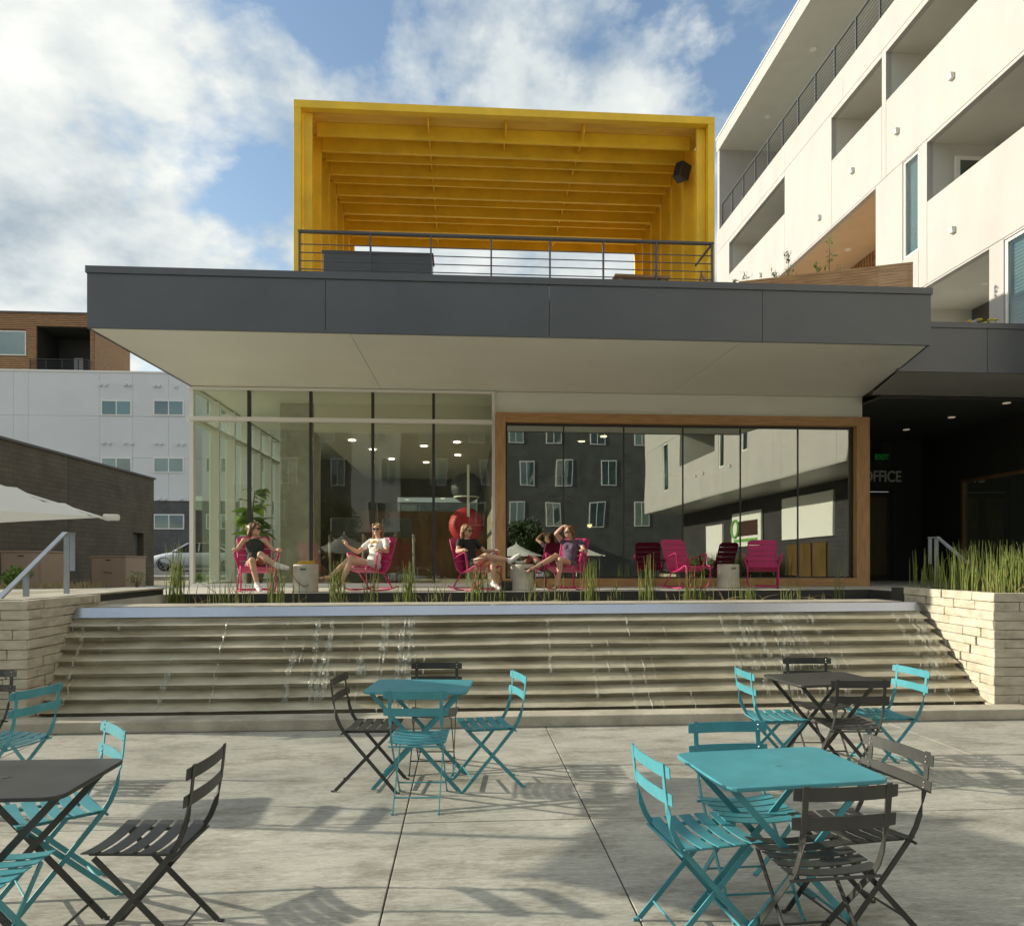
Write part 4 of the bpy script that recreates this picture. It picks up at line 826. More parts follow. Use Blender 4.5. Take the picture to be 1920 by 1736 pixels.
# ================================================================== BISTRO FURNITURE
def make_bistro_chair(m):
    r = empty('bistro_chair')
    for sx in (-1, 1):
        x = .172 * sx
        yz = [(-.215, .012), (-.10, .143), (.05, .313), (.17, .452), (.197, .495), (.219, .55), (.234, .61), (.243, .66), (.252, .72), (.263, .83)]
        pts = [(x, y, z) for y, z in yz]; wd = []
        for i, (y, z) in enumerate(yz):
            t = min(1, max(0, (z - .56) / .08)); a, b = yz[max(i - 1, 0)], yz[min(i + 1, len(yz) - 1)]
            ty, tz = b[0] - a[0], b[1] - a[1]; l = math.hypot(ty, tz); nrm = Vector((0, -tz / l, ty / l)); wd.append(tuple(nrm * math.cos(t * math.pi / 2) + Vector((sx, 0, 0)) * math.sin(t * math.pi / 2)))
        MB().sweep(pts, wd, .025, .006).build('back_upright', m, r)
        MB().sweep([(x * .90, .235, .012), (x * .90, -.165, .432)], (0, .72, .69), .025, .006).build('leg', m, r)
        MB().tube([(x, -.215, .012), (x, -.232, .006), (x, -.246, .007)], .0075, 6).build('foot', m, r)
        MB().tube([(x * .9, .235, .012), (x * .9, .252, .006), (x * .9, .266, .007)], .0075, 6).build('foot', m, r)
        MB().sweep([(x * .84, -.19, .446), (x * .84, .16, .440)], (0, 0, 1), .016, .005).build('seat_rail', m, r)
    for k in range(5):
        y = -.168 + .0775 * k; vs = []; fs = []; n = 8
        for i in range(n + 1):
            u = -1 + 2 * i / n; x = .196 * u; z = .4485 + .017 * u * u - .004 * k * .3
            vs += [(x, y - .029, z - .002), (x, y + .029, z - .002), (x, y + .029, z + .003), (x, y - .029, z + .003)]
        for i in range(n):
            for q_ in range(4): fs.append((i * 4 + q_, i * 4 + (q_ + 1) % 4, i * 4 + 4 + (q_ + 1) % 4, i * 4 + 4 + q_))
        fs += [(3, 2, 1, 0), tuple(4 * n + q_ for q_ in range(4))]
        MB().add(vs, fs).build('seat_slat', m, r)
    for zc_, yb in ((.682, .247), (.797, .259)):
        vs = []; fs = []; n = 8
        for i in range(n + 1):
            u = -1 + 2 * i / n; x = .217 * u; y = yb - .010 + .022 * (1 - u * u); h = .0275 if abs(u) < .99 else .024
            vs += [(x, y - .004, zc_ - h), (x, y + .0, zc_ - h), (x, y + .004, zc_ + h), (x, y + .0, zc_ + h)]
        for i in range(n):
            for q_ in range(4): fs.append((i * 4 + q_, i * 4 + (q_ + 1) % 4, i * 4 + 4 + (q_ + 1) % 4, i * 4 + 4 + q_))
        fs += [(3, 2, 1, 0), tuple(4 * n + q_ for q_ in range(4))]
        s_ = MB().add(vs, fs).build('back_slat', m, r)
        for sx in (-1, 1):
            for dz in (-.012, .012): MB().ball((.172 * sx, yb - .010 + .022 * (1 - .63) - .005 + dz * .1, zc_ + dz), .0038, None, 6, 4).build('rivet', 'rivet_metal', s_)
    MB().tube([(-.175, -.145, .092), (.175, -.145, .092)], .0055, 6).build('stretcher', m, r)
    MB().tube([(-.158, .165, .085), (.158, .165, .085)], .0055, 6).build('stretcher', m, r)
    MB().tube([(-.195, .178, .434), (.195, .178, .434)], .0065, 6).build('hinge_rod', m, r)
    return r
def make_table(m):
    r = empty('bistro_table'); hx, hy, rad = .385, .285, .06
    def rr_poly(hx, hy, rad):
        P_ = []
        for cx, cy, a0 in ((hx - rad, hy - rad, 0), (-hx + rad, hy - rad, 90), (-hx + rad, -hy + rad, 180), (hx - rad, -hy + rad, 270)):
            for k in range(6): a = R(a0 + 18 * k); P_.append((cx + rad * math.cos(a), cy + rad * math.sin(a)))
        return P_
    MB().prism(rr_poly(hx, hy, rad), .722, .742).build('top', m, r, bevel=.006, seg=3)
    MB().lathe([(.022, .7421), (.022, .7435), (.012, .744)], 16).build('plug', m, r)
    for sy_ in (-1, 1):
        MB().sweep([(-.33, .215 * sy_, .718), (.315, .215 * sy_, .012)], (.7, 0, .7), .03, .007).build('leg', m, r)
        MB().sweep([(.33, .190 * sy_, .718), (-.315, .190 * sy_, .012)], (.7, 0, -.7), .03, .007).build('leg', m, r)
        MB().tube([(.315, .215 * sy_, .012), (.335, .215 * sy_, .007)], .009, 6).build('foot', m, r); MB().tube([(-.315, .19 * sy_, .012), (-.335, .19 * sy_, .007)], .009, 6).build('foot', m, r)
    MB().tube([(.25, -.215, .083), (.25, .215, .083)], .007, 6).build('stretcher', m, r); MB().tube([(-.25, -.19, .083), (-.25, .19, .083)], .007, 6).build('stretcher', m, r)
    for x in (-.33, .33): MB().tube([(x, -.22, .712), (x, .22, .712)], .007, 6).build('rail', m, r)
    return r
cb_ = make_bistro_chair('turquoise_paint'); ck_ = make_bistro_chair('bistro_black'); tb_ = make_table('turquoise_paint'); tk_ = make_table('bistro_black')
used = set()
def place(src, x, y, rz, label, cat, group, z=0):
    o = src if src.name not in used else copy_tree(src)
    if o is src: used.add(src.name)
    o.location = (x, y, z); o.rotation_euler = (0, 0, R(rz)); tag(o, label, cat, group); return o
GC, GT = 'folding bistro chairs on the plaza', 'folding bistro tables on the plaza'
place(tb_, -.345, 5.47, -6, 'turquoise bistro table standing alone with four chairs in front of the cascade', 'table', GT)
place(ck_, -.70, 5.40, 83, 'charcoal bistro chair facing the turquoise table by the cascade, empty, set side-on', 'chair', GC)
place(cb_, .16, 5.40, -78, 'turquoise bistro chair facing the cascade-side turquoise table, opposite a charcoal chair', 'chair', GC)
place(cb_, -.32, 5.02, 177, 'turquoise bistro chair with its back turned, in front of the cascade-side turquoise table', 'chair', GC)
place(ck_, -.26, 5.86, -3, 'charcoal bistro chair behind the turquoise table, backed by the cascade steps', 'chair', GC)
place(tb_, 1.44, 3.205, 6, 'turquoise bistro table next to a charcoal table, two charcoal chairs drawn up', 'table', GT)
place(cb_, 1.07, 3.17, 98, 'turquoise bistro chair side-on to the turquoise table that has two charcoal chairs', 'chair', GC)
place(ck_, 1.445, 2.89, -176, 'charcoal bistro chair with its back turned, at the turquoise table', 'chair', GC)
place(ck_, 1.79, 3.19, -80, 'charcoal bistro chair with sunlit backrest, side-on to the turquoise table', 'chair', GC)
place(cb_, 1.41, 3.47, 2, 'turquoise bistro chair tucked behind the turquoise table, facing it', 'chair', GC)
place(tk_, 2.905, 5.60, 8, 'charcoal bistro table near the pale planter wall and cascade kerb', 'table', GT)
place(cb_, 2.47, 5.52, 88, 'turquoise bistro chair side-on to the charcoal table by the cascade', 'chair', GC)
place(cb_, 3.37, 5.54, -86, 'turquoise bistro chair next to the planter wall, at the charcoal table', 'chair', GC)
place(ck_, 2.89, 5.24, 176, 'charcoal bistro chair with its back turned, at the charcoal table by the cascade', 'chair', GC)
place(ck_, 3.05, 5.95, -4, 'charcoal bistro chair behind the charcoal table, close to the cascade kerb', 'chair', GC)
place(tk_, -2.01, 3.245, 0, 'charcoal bistro table with turquoise chairs, far from the planter wall', 'table', GT)
place(cb_, -2.03, 3.67, -50, 'turquoise bistro chair behind the charcoal table, turned at an angle', 'chair', GC)
place(ck_, -1.40, 3.26, -92, 'charcoal bistro chair standing apart, side-on to the charcoal table', 'chair', GC)
place(cb_, -1.93, 2.93, 178, 'turquoise bistro chair with its back turned, at the charcoal table', 'chair', GC)
place(tb_, -3.86, 5.2, 4, 'turquoise bistro table beside the low block wall, with one charcoal chair', 'table', GT)
place(cb_, -3.17, 5.12, -104, 'turquoise bistro chair at the table beside the low block wall', 'chair', GC)
place(ck_, -3.80, 5.66, -4, 'charcoal bistro chair backed by the low block wall', 'chair', GC)

# ================================================================== PINK ROCKING CHAIRS
def arc(prof, s0, s1, n):
    L_ = [0]
    for a, b in zip(prof, prof[1:]): L_.append(L_[-1] + math.dist(a, b))
    def at(s):
        for i in range(len(prof) - 1):
            if s <= L_[i + 1] + 1e-9: t = (s - L_[i]) / (L_[i + 1] - L_[i]); return tuple(prof[i][k] + (prof[i + 1][k] - prof[i][k]) * t for k in (0, 1))
        return prof[-1]
    return [at(s0 + (s1 - s0) * i / n) for i in range(n + 1)], L_[-1]
RP = [(-.255, .405), (-.21, .388), (-.15, .362), (-.08, .338), (0, .320), (.08, .312), (.15, .320), (.205, .345), (.25, .40), (.285, .47), (.33, .58), (.37, .68), (.41, .79), (.437, .87), (.455, .925)]
def make_rocker():
    r = empty('rocking_chair'); m = 'pink_paint'; _, tot = arc(RP, 0, .1, 1); n = 10; gap = .009; ln = (tot - gap * (n - 1)) / n
    for k in range(n):
        s0 = k * (ln + gap); pts, _ = arc(RP, s0, s0 + ln, 4); P_ = [(0, y, z) for y, z in pts]
        wl = [.50] * 5
        if k == n - 1: wl = [.50, .50, .495, .475, .42]
        MB().sweep(P_, (1, 0, 0), wl, .010).build('slat', m, r, bevel=.002, seg=1)
    for sx in (-1, 1):
        x = .258 * sx
        MB().tube([(x, y, z) for y, z in RP[:-1]] + [(x * .98, .447, .895)], .0125, 8).build('side_rail', m, r, smooth=True)
        MB().tube([(x, .06, .305), (x * 1.03, -.12, .365), (x * 1.04, -.27, .425), (x * 1.04, -.315, .425), (x * 1.04, -.335, .39), (x * 1.04, -.325, .25), (x * 1.04, -.305, .12), (x * 1.04, -.265, .055), (x * 1.04, -.18, .022), (x * 1.04, 0, .013), (x * 1.04, .2, .017), (x * 1.04, .40, .045), (x * 1.04, .50, .075)], .0125, 8).build('rocker_leg', m, r, smooth=True)
        MB().tube([(x * 1.02, .10, .305), (x * 1.03, .22, .17), (x * 1.04, .34, .04)], .0125, 8).build('rear_leg', m, r, smooth=True)
        pts = [(x, .30, .50), (x * 1.2, .22, .555), (x * 1.3, .05, .615), (x * 1.32, -.09, .655), (x * 1.32, -.125, .645), (x * 1.28, -.13, .60), (x * 1.08, -.10, .40), (x * 1.02, -.06, .34)]
        MB().sweep(pts, (1, 0, 0), .036, .014).build('armrest', m, r, bevel=.004)
    MB().tube([(-.265, -.24, .04), (.265, -.24, .04)], .011, 8).build('stretcher', m, r); MB().tube([(-.265, .36, .037), (.265, .36, .037)], .011, 8).build('stretcher', m, r)
    MB().tube([(-.258, -.26, .412), (.258, -.26, .412)], .0125, 8).build('front_rail', m, r)
    return r
rk = make_rocker(); GP = 'pink rocking chairs along the terrace'
ROCK = [(-3.45, 11.98, 22, 'pink metal rocking chair under a woman in a black top'), (-1.68, 12.30, -34, 'pink metal rocking chair under a woman in a white printed tee'),
        (.20, 12.28, 36, 'pink metal rocking chair under a woman with long loose hair'), (1.78, 12.52, -30, 'pink metal rocking chair under a woman shading her eyes'),
        (4.12, 12.98, 20, 'empty pink rocking chair turned sideways next to a concrete stool'), (5.60, 13.06, -22, 'empty pink rocking chair facing straight out, next to the concrete stool')]
for x, y, a, lb in ROCK: place(rk, x, y, a, lb, 'rocking chair', GP, TZ)
# concrete drum stools with a slot handle
def stool(x, y, rz, label):
    s = empty('drum_stool', (x, y, TZ), R(rz), label, 'stool', 'concrete drum stools on the terrace')
    MB().lathe([(.185, 0), (.20, .012), (.20, .43), (.19, .455), (.0, .456)], 28).build('body', 'cast_concrete', s, smooth=False, bevel=.004)
    MB().box(-.045, .045, -.204, -.196, .365, .385).build('handle_slot', 'black_leather', s)
    return s
stool(-2.62, 11.86, 0, 'round concrete stool with a folded yellow cloth on top'); stool(.98, 12.28, 20, 'round concrete stool carrying a silver ashtray'); stool(4.92, 13.02, 8, 'round bare concrete stool between two empty pink chairs')
MB().tube([(-2.80, 11.70, 1.66), (-2.80, 11.665, 1.5), (-2.70, 11.645, 1.36), (-2.60, 11.645, 1.30), (-2.52, 11.65, 1.33)], .008, 6).build('strap', 'leather', None).name = 'leather_strap'
tag(bpy.data.objects['leather_strap'], 'thin tan leather strap hanging down the stool with the yellow cloth', 'strap')
yc = MB()
for k in range(3): yc.box(-.15 + .01 * k, .15 - .015 * k, -.09, .10 - .01 * k, .0 + .018 * k, .017 + .018 * k)
yo = yc.build('folded_cloth', 'yellow_cloth', None, bevel=.006); yo.location = (-2.60, 11.84, TZ + .457); yo.rotation_euler = (0, 0, .2); tag(yo, 'folded mustard yellow cloth on a concrete stool', 'cloth')
at_ = empty('ashtray', (.95, 12.26, TZ + .457), 0, 'oval silver ashtray on the concrete stool between two women', 'ashtray')
MB().lathe([(.09, 0), (.105, .03), (.11, .05), (.10, .05), (.085, .012)], 18).build('bowl', 'steel', at_, smooth=True); MB().ball((0, 0, .035), (.08, .08, .02), None, 10, 6).build('contents', 'sign_white', at_)
bg = empty('handbag', (.70, 12.18, TZ), .3, 'small black handbag on the terrace floor against the concrete stool', 'bag')
MB().box(-.09, .09, -.05, .05, 0, .17).build('body', 'black_leather', bg, bevel=.03); MB().tube([(-.07, 0, .16), (-.10, 0, .27), (-.22, 0, .36)], .009, 6).build('strap', 'black_leather', bg)
sl = MB().tube([(1.16, 12.16, 1.67), (1.20, 12.06, 1.6), (1.17, 12.04, 1.4), (1.22, 12.03, 1.27), (1.33, 12.03, 1.25), (1.38, 12.05, 1.34), (1.36, 12.07, 1.5), (1.30, 12.1, 1.66), (1.22, 12.2, 1.665)], .009, 6).build('bag_strap', 'black_leather', None, smooth=True); tag(sl, 'looped black leather strap hanging from the stool with the ashtray', 'strap')

# ================================================================== PEOPLE
def remesh(mb, name, m, parent, vox, it=4):
    me = mb.mesh('tmp'); o = bpy.data.objects.new('tmp', me); col.objects.link(o)
    rm = o.modifiers.new('r', 'REMESH'); rm.mode = 'VOXEL'; rm.voxel_size = vox; rm.use_smooth_shade = True
    sm_ = o.modifiers.new('s', 'SMOOTH'); sm_.iterations = it; sm_.factor = .5
    dg = bpy.context.evaluated_depsgraph_get(); new = bpy.data.meshes.new_from_object(o.evaluated_get(dg)); bpy.data.objects.remove(o)
    new.materials.clear(); new.materials.append(MATS[m]); new.polygons.foreach_set('use_smooth', [True] * len(new.polygons))
    ob = bpy.data.objects.new(name, new); col.objects.link(ob); ob.parent = parent; return ob
def V(*a): return Vector(a)
def hand(mb, wr, d, up, curl=.5, side=1):
    d = Vector(d).normalized(); up = Vector(up); up = (up - d * up.dot(d)).normalized(); s_ = d.cross(up) * side
    c = wr + d * .045; mb.cap(wr, wr + d * .03, .021, .026); mb.ball(c, (.034, .034, .03), None, 10, 8)
    for i, (o, l) in enumerate(((-.027, .062), (-.009, .07), (.009, .066), (.027, .052))):
        k0 = wr + d * .075 + s_ * o; k1 = k0 + d * (l * .5) - up * (l * .25 * curl); k2 = k1 + d * (l * .35 * (1 - curl)) - up * (l * .6 * curl)
        mb.cap(k0, k1, .0095, .0088, 8); mb.cap(k1, k2, .0088, .0078, 8)
    t0 = wr + d * .03 - s_ * .03; t1 = t0 + d * .03 - s_ * .02 - up * .01; mb.cap(t0, t1, .012, .010, 8); mb.cap(t1, t1 + d * .028 - up * .006, .010, .0085, 8)
def person(loc, rz, label, J, head, skinm='skin', hair='hair_brown', top='black_fabric', shorts='denim', sleeve=0.0, shoe=None, longhair=.22, bun=False, necklow=0.0, printed=False):
    p = empty('person', loc, R(rz), label, 'person')
    b = MB()
    hipc, chest, neck, hd = V(*J['hip']), V(*J['chest']), V(*J['neck']), V(*J['head'])
    hl_, hr_ = V(*J['hipL']), V(*J['hipR']); sl_, sr_ = V(*J['shL']), V(*J['shR'])
    spine = (chest - hipc).normalized(); side = (sr_ - sl_).normalized(); fwd = spine.cross(side)
    if fwd.y > 0: fwd = -fwd
    Mt = Matrix((side, -fwd, spine)).transposed()
    def torso(mb, e, low=True):
        mb.ball(hipc, (.15 + e, .115 + e, .11 + e), Mt, 18, 12); mb.ball(hipc + spine * .13 + fwd * .0, (.122 + e, .09 + e, .13 + e), Mt, 18, 12)
        mb.ball(chest - spine * .04, (.138 + e, .098 + e, .15 + e), Mt, 18, 12); mb.ball(chest + spine * .06, (.15 + e, .08 + e, .07 + e), Mt, 16, 10)
        for sx in (-1, 1): mb.ball(chest + side * (.062 * sx) + fwd * .062 - spine * .03, (.055 + e, .055 + e, .055 + e), None, 12, 8)
    torso(b, 0)
    b.cap(chest + spine * .1, neck, .06, .046); b.cap(neck, hd - V(0, 0, .03), .046, .043)
    b.cap(chest + spine * .075, sl_, .055, .05); b.cap(chest + spine * .075, sr_, .055, .05)
    for s_, k in (('L', sl_), ('R', sr_)):
        e_, w_ = V(*J['el' + s_]), V(*J['wr' + s_]); b.cap(k, e_, .046, .036); b.cap(e_, e_ + (w_ - e_) * .35, .037, .038); b.cap(e_ + (w_ - e_) * .35, w_, .038, .022)
        hd_ = V(*J.get('hd' + s_, tuple(w_ - e_))); hand(b, w_, hd_, V(0, 0, 1) if abs(hd_.normalized().z) < .8 else V(0, 1, 0), J.get('curl' + s_, .45), 1 if s_ == 'R' else -1)
    for s_, h in (('L', hl_), ('R', hr_)):
        k, a, f = V(*J['kn' + s_]), V(*J['an' + s_]), V(*J['ft' + s_])
        b.cap(h, h + (k - h) * .4, .083, .077, 12); b.cap(h + (k - h) * .4, k, .077, .054, 12); b.ball(k, .053, None, 12, 8)
        cal = k + (a - k) * .3; bk = (f - a); bk = bk - (a - k).normalized() * bk.dot((a - k).normalized()); bk = bk.normalized() if bk.length > 1e-5 else V(0, -1, 0)
        b.cap(k, cal - bk * .012, .050, .054, 12); b.cap(cal - bk * .012, a, .054, .031, 12)
        b.cap(a - (f - a).normalized() * .035, a + (f - a) * .55, .033, .036); b.cap(a + (f - a) * .55, f, .036, .024)
        if not shoe:
            tv = (f - a).normalized().cross(V(0, 0, 1)).normalized() if abs((f - a).normalized().z) < .9 else V(1, 0, 0)
            for q_ in range(5): b.cap(f + tv * (-.024 + .012 * q_), f + tv * (-.027 + .0135 * q_) + (f - a).normalized() * (.035 - .004 * abs(q_ - 1)), .010, .008, 6)
    # head
    yaw, pitch, roll = head; Mh = Euler((R(pitch), R(roll), R(yaw))).to_matrix()
    H_ = lambda x, y, z: hd + Mh @ V(x, y, z)
    b.ball(H_(0, .012, .022), (.074, .092, .095), Mh, 16, 12); b.ball(H_(0, -.022, -.042), (.056, .062, .062), Mh, 14, 10); b.ball(H_(0, -.060, -.082), (.026, .022, .02), Mh, 10, 8)
    b.cap(H_(0, -.080, .012), H_(0, -.101, -.024), .009, .0135); b.ball(H_(0, -.074, .034), (.05, .018, .014), Mh, 12, 8); b.ball(H_(0, -.080, -.052), (.023, .011, .0085), Mh, 10, 6); b.ball(H_(0, -.080, -.064), (.020, .010, .008), Mh, 10, 6)
    for sx in (-1, 1): b.ball(H_(.075 * sx, .012, -.008), (.010, .022, .030), Mh, 10, 8); b.ball(H_(.036 * sx, -.062, -.022), (.025, .022, .024), Mh, 10, 8)
    body = remesh(b, 'body', skinm, p, .0068, 3)
    # hair
    h = MB(); h.ball(H_(0, .030, .036), (.086, .096, .096), Mh, 18, 14)
    for sx in (-1, 1): h.cap(H_(.052 * sx, -.035, .085), H_(.080 * sx, .02, -.02), .030, .022); h.cap(H_(.076 * sx, .03, .02), H_(.066 * sx, .065, -.08), .03, .026)
    h.cap(H_(0, .07, .02), H_(0, .085, -.07), .06, .045)
    if bun: h.ball(H_(0, .115, .06), .042, None, 12, 9)
    if longhair > .12:
        for k in range(7):
            x = -.075 + .025 * k; h.cap(H_(x, .055 + .02 * (1 - abs(k - 3) / 3), -.02), hd + (Mh @ V(x * 1.25, .06 - .02 * abs(k - 3) / 3, -.06)) + V(0, 0, -longhair * (1 - .06 * (k % 3))), .026, .012)
    remesh(h, 'hair', hair, p, .007, 2)
    g_ = MB()
    for sx in (-1, 1): g_.ball(H_(.034 * sx, -.088, .010), (.029, .010, .022), Mh, 12, 8); g_.cap(H_(.062 * sx, -.080, .014), H_(.080 * sx, .01, .006), .004, .004, 6)
    g_.cap(H_(-.012, -.094, .014), H_(.012, -.094, .014), .004, .004, 6); g_.build('sunglasses', 'black_leather', p, smooth=True)
    # clothes
    c = MB(); torso(c, .010)
    for s_, k in (('L', sl_), ('R', sr_)):
        c.cap(chest + spine * .07, k - (k - chest) * (.0 if sleeve else .22), .062, .054 if sleeve else .04)
        if sleeve: e_ = V(*J['el' + s_]); c.cap(k, k + (e_ - k) * sleeve, .058, .058)
    tp_ = remesh(c, 'top', top, p, .009, 3)
    if printed:
        pc = chest + fwd * .125 - spine * .02; u2 = side; pr = MB(); pts = [pc + u2 * (.075 * math.cos(a)) + spine * (.03 + .035 * math.sin(a)) - fwd * (.012 * abs(math.cos(a)) * 1.6) for a in [math.pi * i / 8 for i in range(9)]]
        pr.sweep([tuple(q_) for q_ in pts], [tuple(spine)] * 9, .035, .004); pr.build('shirt_print', 'yellow_cloth', tp_)
        pr = MB(); pr.sweep([tuple(pc + u2 * x - spine * .02 - fwd * abs(x) * .15) for x in (-.05, 0, .05)], [tuple(spine)] * 3, .014, .004); pr.build('shirt_print', 'black_fabric', tp_)
    c = MB(); c.ball(hipc, (.163, .128, .118), Mt, 18, 12)
    for s_, hh in (('L', hl_), ('R', hr_)): k = V(*J['kn' + s_]); c.cap(hh, hh + (k - hh) * .30, .096, .092, 12)
    remesh(c, 'shorts', shorts, p, .009, 3)
    if shoe:
        for s_ in 'LR':
            k, a, f = V(*J['kn' + s_]), V(*J['an' + s_]), V(*J['ft' + s_]); d = (f - a).normalized(); sh = MB(); sh.cap(a - d * .035, a + (f - a) * .6, .046, .046); sh.cap(a + (f - a) * .6, f + d * .015, .046, .034); sh.cap(a, a + (k - a).normalized() * .05, .043, .040)
            remesh(sh, 'shoe', shoe, p, .008, 3)
    else:
        for s_ in 'LR':
            a, f = V(*J['an' + s_]), V(*J['ft' + s_]); d = (f - a).normalized(); s2 = MB(); c0 = a + (f - a) * .75; tv = d.cross(V(0, 0, 1)); tv = tv.normalized() if tv.length > .2 else V(1, 0, 0); n2 = d.cross(tv)
            s2.tube([tuple(c0 + (tv * math.cos(q_ * math.pi / 6) + n2 * math.sin(q_ * math.pi / 6)) * .040) for q_ in range(13)], .006, 5); s2.build('sandal_strap', 'black_leather', p)
    return p
base = dict(hip=(0, .135, .435), chest=(0, .275, .76), neck=(0, .315, .91), head=(0, .300, 1.035), hipL=(-.082, .08, .432), hipR=(.082, .08, .432), shL=(-.165, .285, .855), shR=(.165, .285, .855),
            elL=(-.30, .16, .675), elR=(.30, .16, .675), wrL=(-.335, -.06, .695), wrR=(.335, -.06, .695))
J1 = dict(base, knL=(-.10, -.33, .52), anL=(-.02, -.36, .105), ftL=(0, -.50, .045), knR=(.03, -.34, .615), anR=(.28, -.50, .43), ftR=(.40, -.55, .40), curlL=.7, curlR=.7)
person((-3.45, 11.98, TZ), 22, 'woman in a black sleeveless top, dark shorts and white shoes reclining in a pink chair', J1, (58, -4, 8), hair='hair_brown', top='green_top', shorts='denim', shoe='shoe_white', longhair=.0, bun=True)
J2 = dict(base, chest=(0, .255, .77), neck=(0, .28, .92), head=(0, .255, 1.055), knL=(-.05, -.36, .56), anL=(-.20, -.70, .24), ftL=(-.25, -.83, .23), knR=(-.02, -.40, .50), anR=(-.04, -.66, .10), ftR=(-.06, -.80, .045), wrL=(-.36, -.12, .78), hdL=(0, -.3, .7), elL=(-.31, .10, .665), curlL=.9)
person((-1.68, 12.30, TZ), -34, 'woman in a white printed tee and pale shorts, legs crossed, holding a phone', J2, (22, 0, 0), hair='hair_light', top='white_tee', shorts='grey_shorts', sleeve=.5, longhair=.2, printed=True)
J3 = dict(base, knL=(-.06, -.34, .60), anL=(.26, -.62, .52), ftL=(.34, -.70, .60), knR=(.06, -.38, .52), anR=(.06, -.40, .105), ftR=(.06, -.54, .045), curlL=.6)
person((.20, 12.28, TZ), 36, 'woman in a black top with loose brown hair, ankle crossed over her knee, white shoes', J3, (18, 4, 6), hair='hair_light', top='black_fabric', shorts='black_fabric', sleeve=.45, shoe='shoe_white', longhair=.24)
J4 = dict(base, chest=(0, .25, .76), neck=(0, .26, .91), head=(-.02, .225, 1.03), elL=(-.20, .03, 1.00), wrL=(-.06, .02, 1.135), hdL=(.5, .15, -.02), curlL=.3, knL=(-.06, -.32, .60), anL=(-.30, -.66, .40), ftL=(-.38, -.76, .34), knR=(.04, -.36, .53), anR=(-.0, -.38, .105), ftR=(-.02, -.52, .045))
person((1.78, 12.52, TZ), -30, 'woman in a purple top shading her eyes with a raised arm, legs crossed', J4, (-34, 6, 0), hair='hair_brown', top='purple_top', shorts='denim', sleeve=.3, longhair=.18)
ph = MB().box(-.035, .035, -.004, .004, -.07, .07).build('phone', 'black_leather', None, bevel=.004); ph.parent = None
mw = Matrix.Translation((-1.68, 12.30, TZ)) @ Matrix.Rotation(R(-34), 4, 'Z'); ph.matrix_world = mw @ Matrix.Translation((-.36, -.16, .90)) @ Matrix.Rotation(.5, 4, 'X'); tag(ph, 'black phone held up by the woman in the white tee', 'phone')

# ================================================================== PLANTS
def reeds(mb, cx, cy, z, n, h, rx, ry, lean, rg, wild=.12):
    for k in range(n):
        x = cx + rg.gauss(0, rx * .5); y = cy + rg.gauss(0, ry * .5); hh = h * rg.uniform(.45, 1.05); a = rg.uniform(0, 6.28); le = abs(rg.gauss(0, lean)) * hh
        if rg.random() < wild: le *= 3.5
        dx_, dy_ = math.cos(a) * le, math.sin(a) * le; n_ = 4
        pts = [(x + dx_ * t ** 1.7, y + dy_ * t ** 1.7, z + hh * t * (1 - .25 * (le / hh) * t)) for t in [i / n_ for i in range(n_ + 1)]]
        mb.tube(pts, [.0058, .0056, .005, .004, .0018], 4, cap=False)
rg = random.Random(21); edge = lambda x: 11.22 + (x + 4.5) * (12.3 - 11.22) / 10.92
GR = 'horsetail clumps along the terrace edge'
CL = [(240, 70, .80, .15, 'tallest horsetail reed clump, by the low block wall and handrail'), (300, 16, .34, .25, 'few short horsetail stems between the tallest clump and the glass corner'),
      (395, 34, .42, .32, 'spreading low horsetail clump in front of the glass corner'), (440, 14, .26, .2, 'sparse low reeds at the foot of the fig plant'), (488, 48, .60, .16, 'tall reed clump hiding the feet of the woman in the black sleeveless top'),
      (520, 14, .3, .25, 'thin low reeds beside the white shoe of the woman in black'), (600, 58, .62, .16, 'tall dense reed clump next to the stool with the yellow cloth'), (668, 26, .40, .2, 'short reed clump under the feet of the woman in the white tee'),
      (733, 52, .58, .15, 'tall reed clump beside the chair of the woman in the white tee'), (790, 16, .3, .2, 'sparse low reeds in the gap between the white tee and the loose-haired woman'), (872, 50, .55, .18, 'tall reed clump in front of the woman with loose brown hair'),
      (915, 20, .34, .15, 'short reed clump at the shoe of the woman with loose brown hair'), (985, 20, .38, .15, 'short reed clump in front of the stool with the ashtray'), (1040, 14, .3, .2, 'thin low reeds in front of the woman shading her eyes'),
      (1103, 54, .62, .16, 'tall reed clump just past the woman shading her eyes'), (1160, 12, .24, .2, 'few tiny reed stems before the bare stretch of timber framed window'), (1227, 58, .66, .14, 'tall dense reed clump beside the sideways empty pink chair'),
      (1322, 40, .50, .2, 'medium reed clump in front of the bare concrete stool'), (1350, 20, .3, .2, 'short reeds at the base of the bare concrete stool'), (1440, 30, .34, .25, 'low spreading reeds in front of the empty chair facing straight out'),
      (1545, 26, .32, .25, 'low spreading reeds before the end pane of the timber framed window'), (1658, 18, .62, .08, 'slim tall reed tuft before the dark lobby, next to the planter wall')]
for px_, n, h, sp_w, lb in CL:
    x = -4.733 + (px_ - 240) / (1655 - 240) * (6.272 + 4.733) if px_ > 245 else -4.32
    x = x * 1.03 + (.0 if px_ > 300 else 0); x = max(-4.32, min(6.7, x)); y = edge(x) - .35
    zb_ = 1.02
    mb = MB(); reeds(mb, 0, 0, 0, max(8, int(n * .62)), h + .17, sp_w * .9, .12, .075, rg, .22)
    o = mb.build('horsetail_clump', 'reed', None, smooth=True); o.location = (x, y, zb_)
    tag(o, lb or 'slender green horsetail reeds growing in the bed along the terrace edge', 'reeds', GR)
mb = MB()
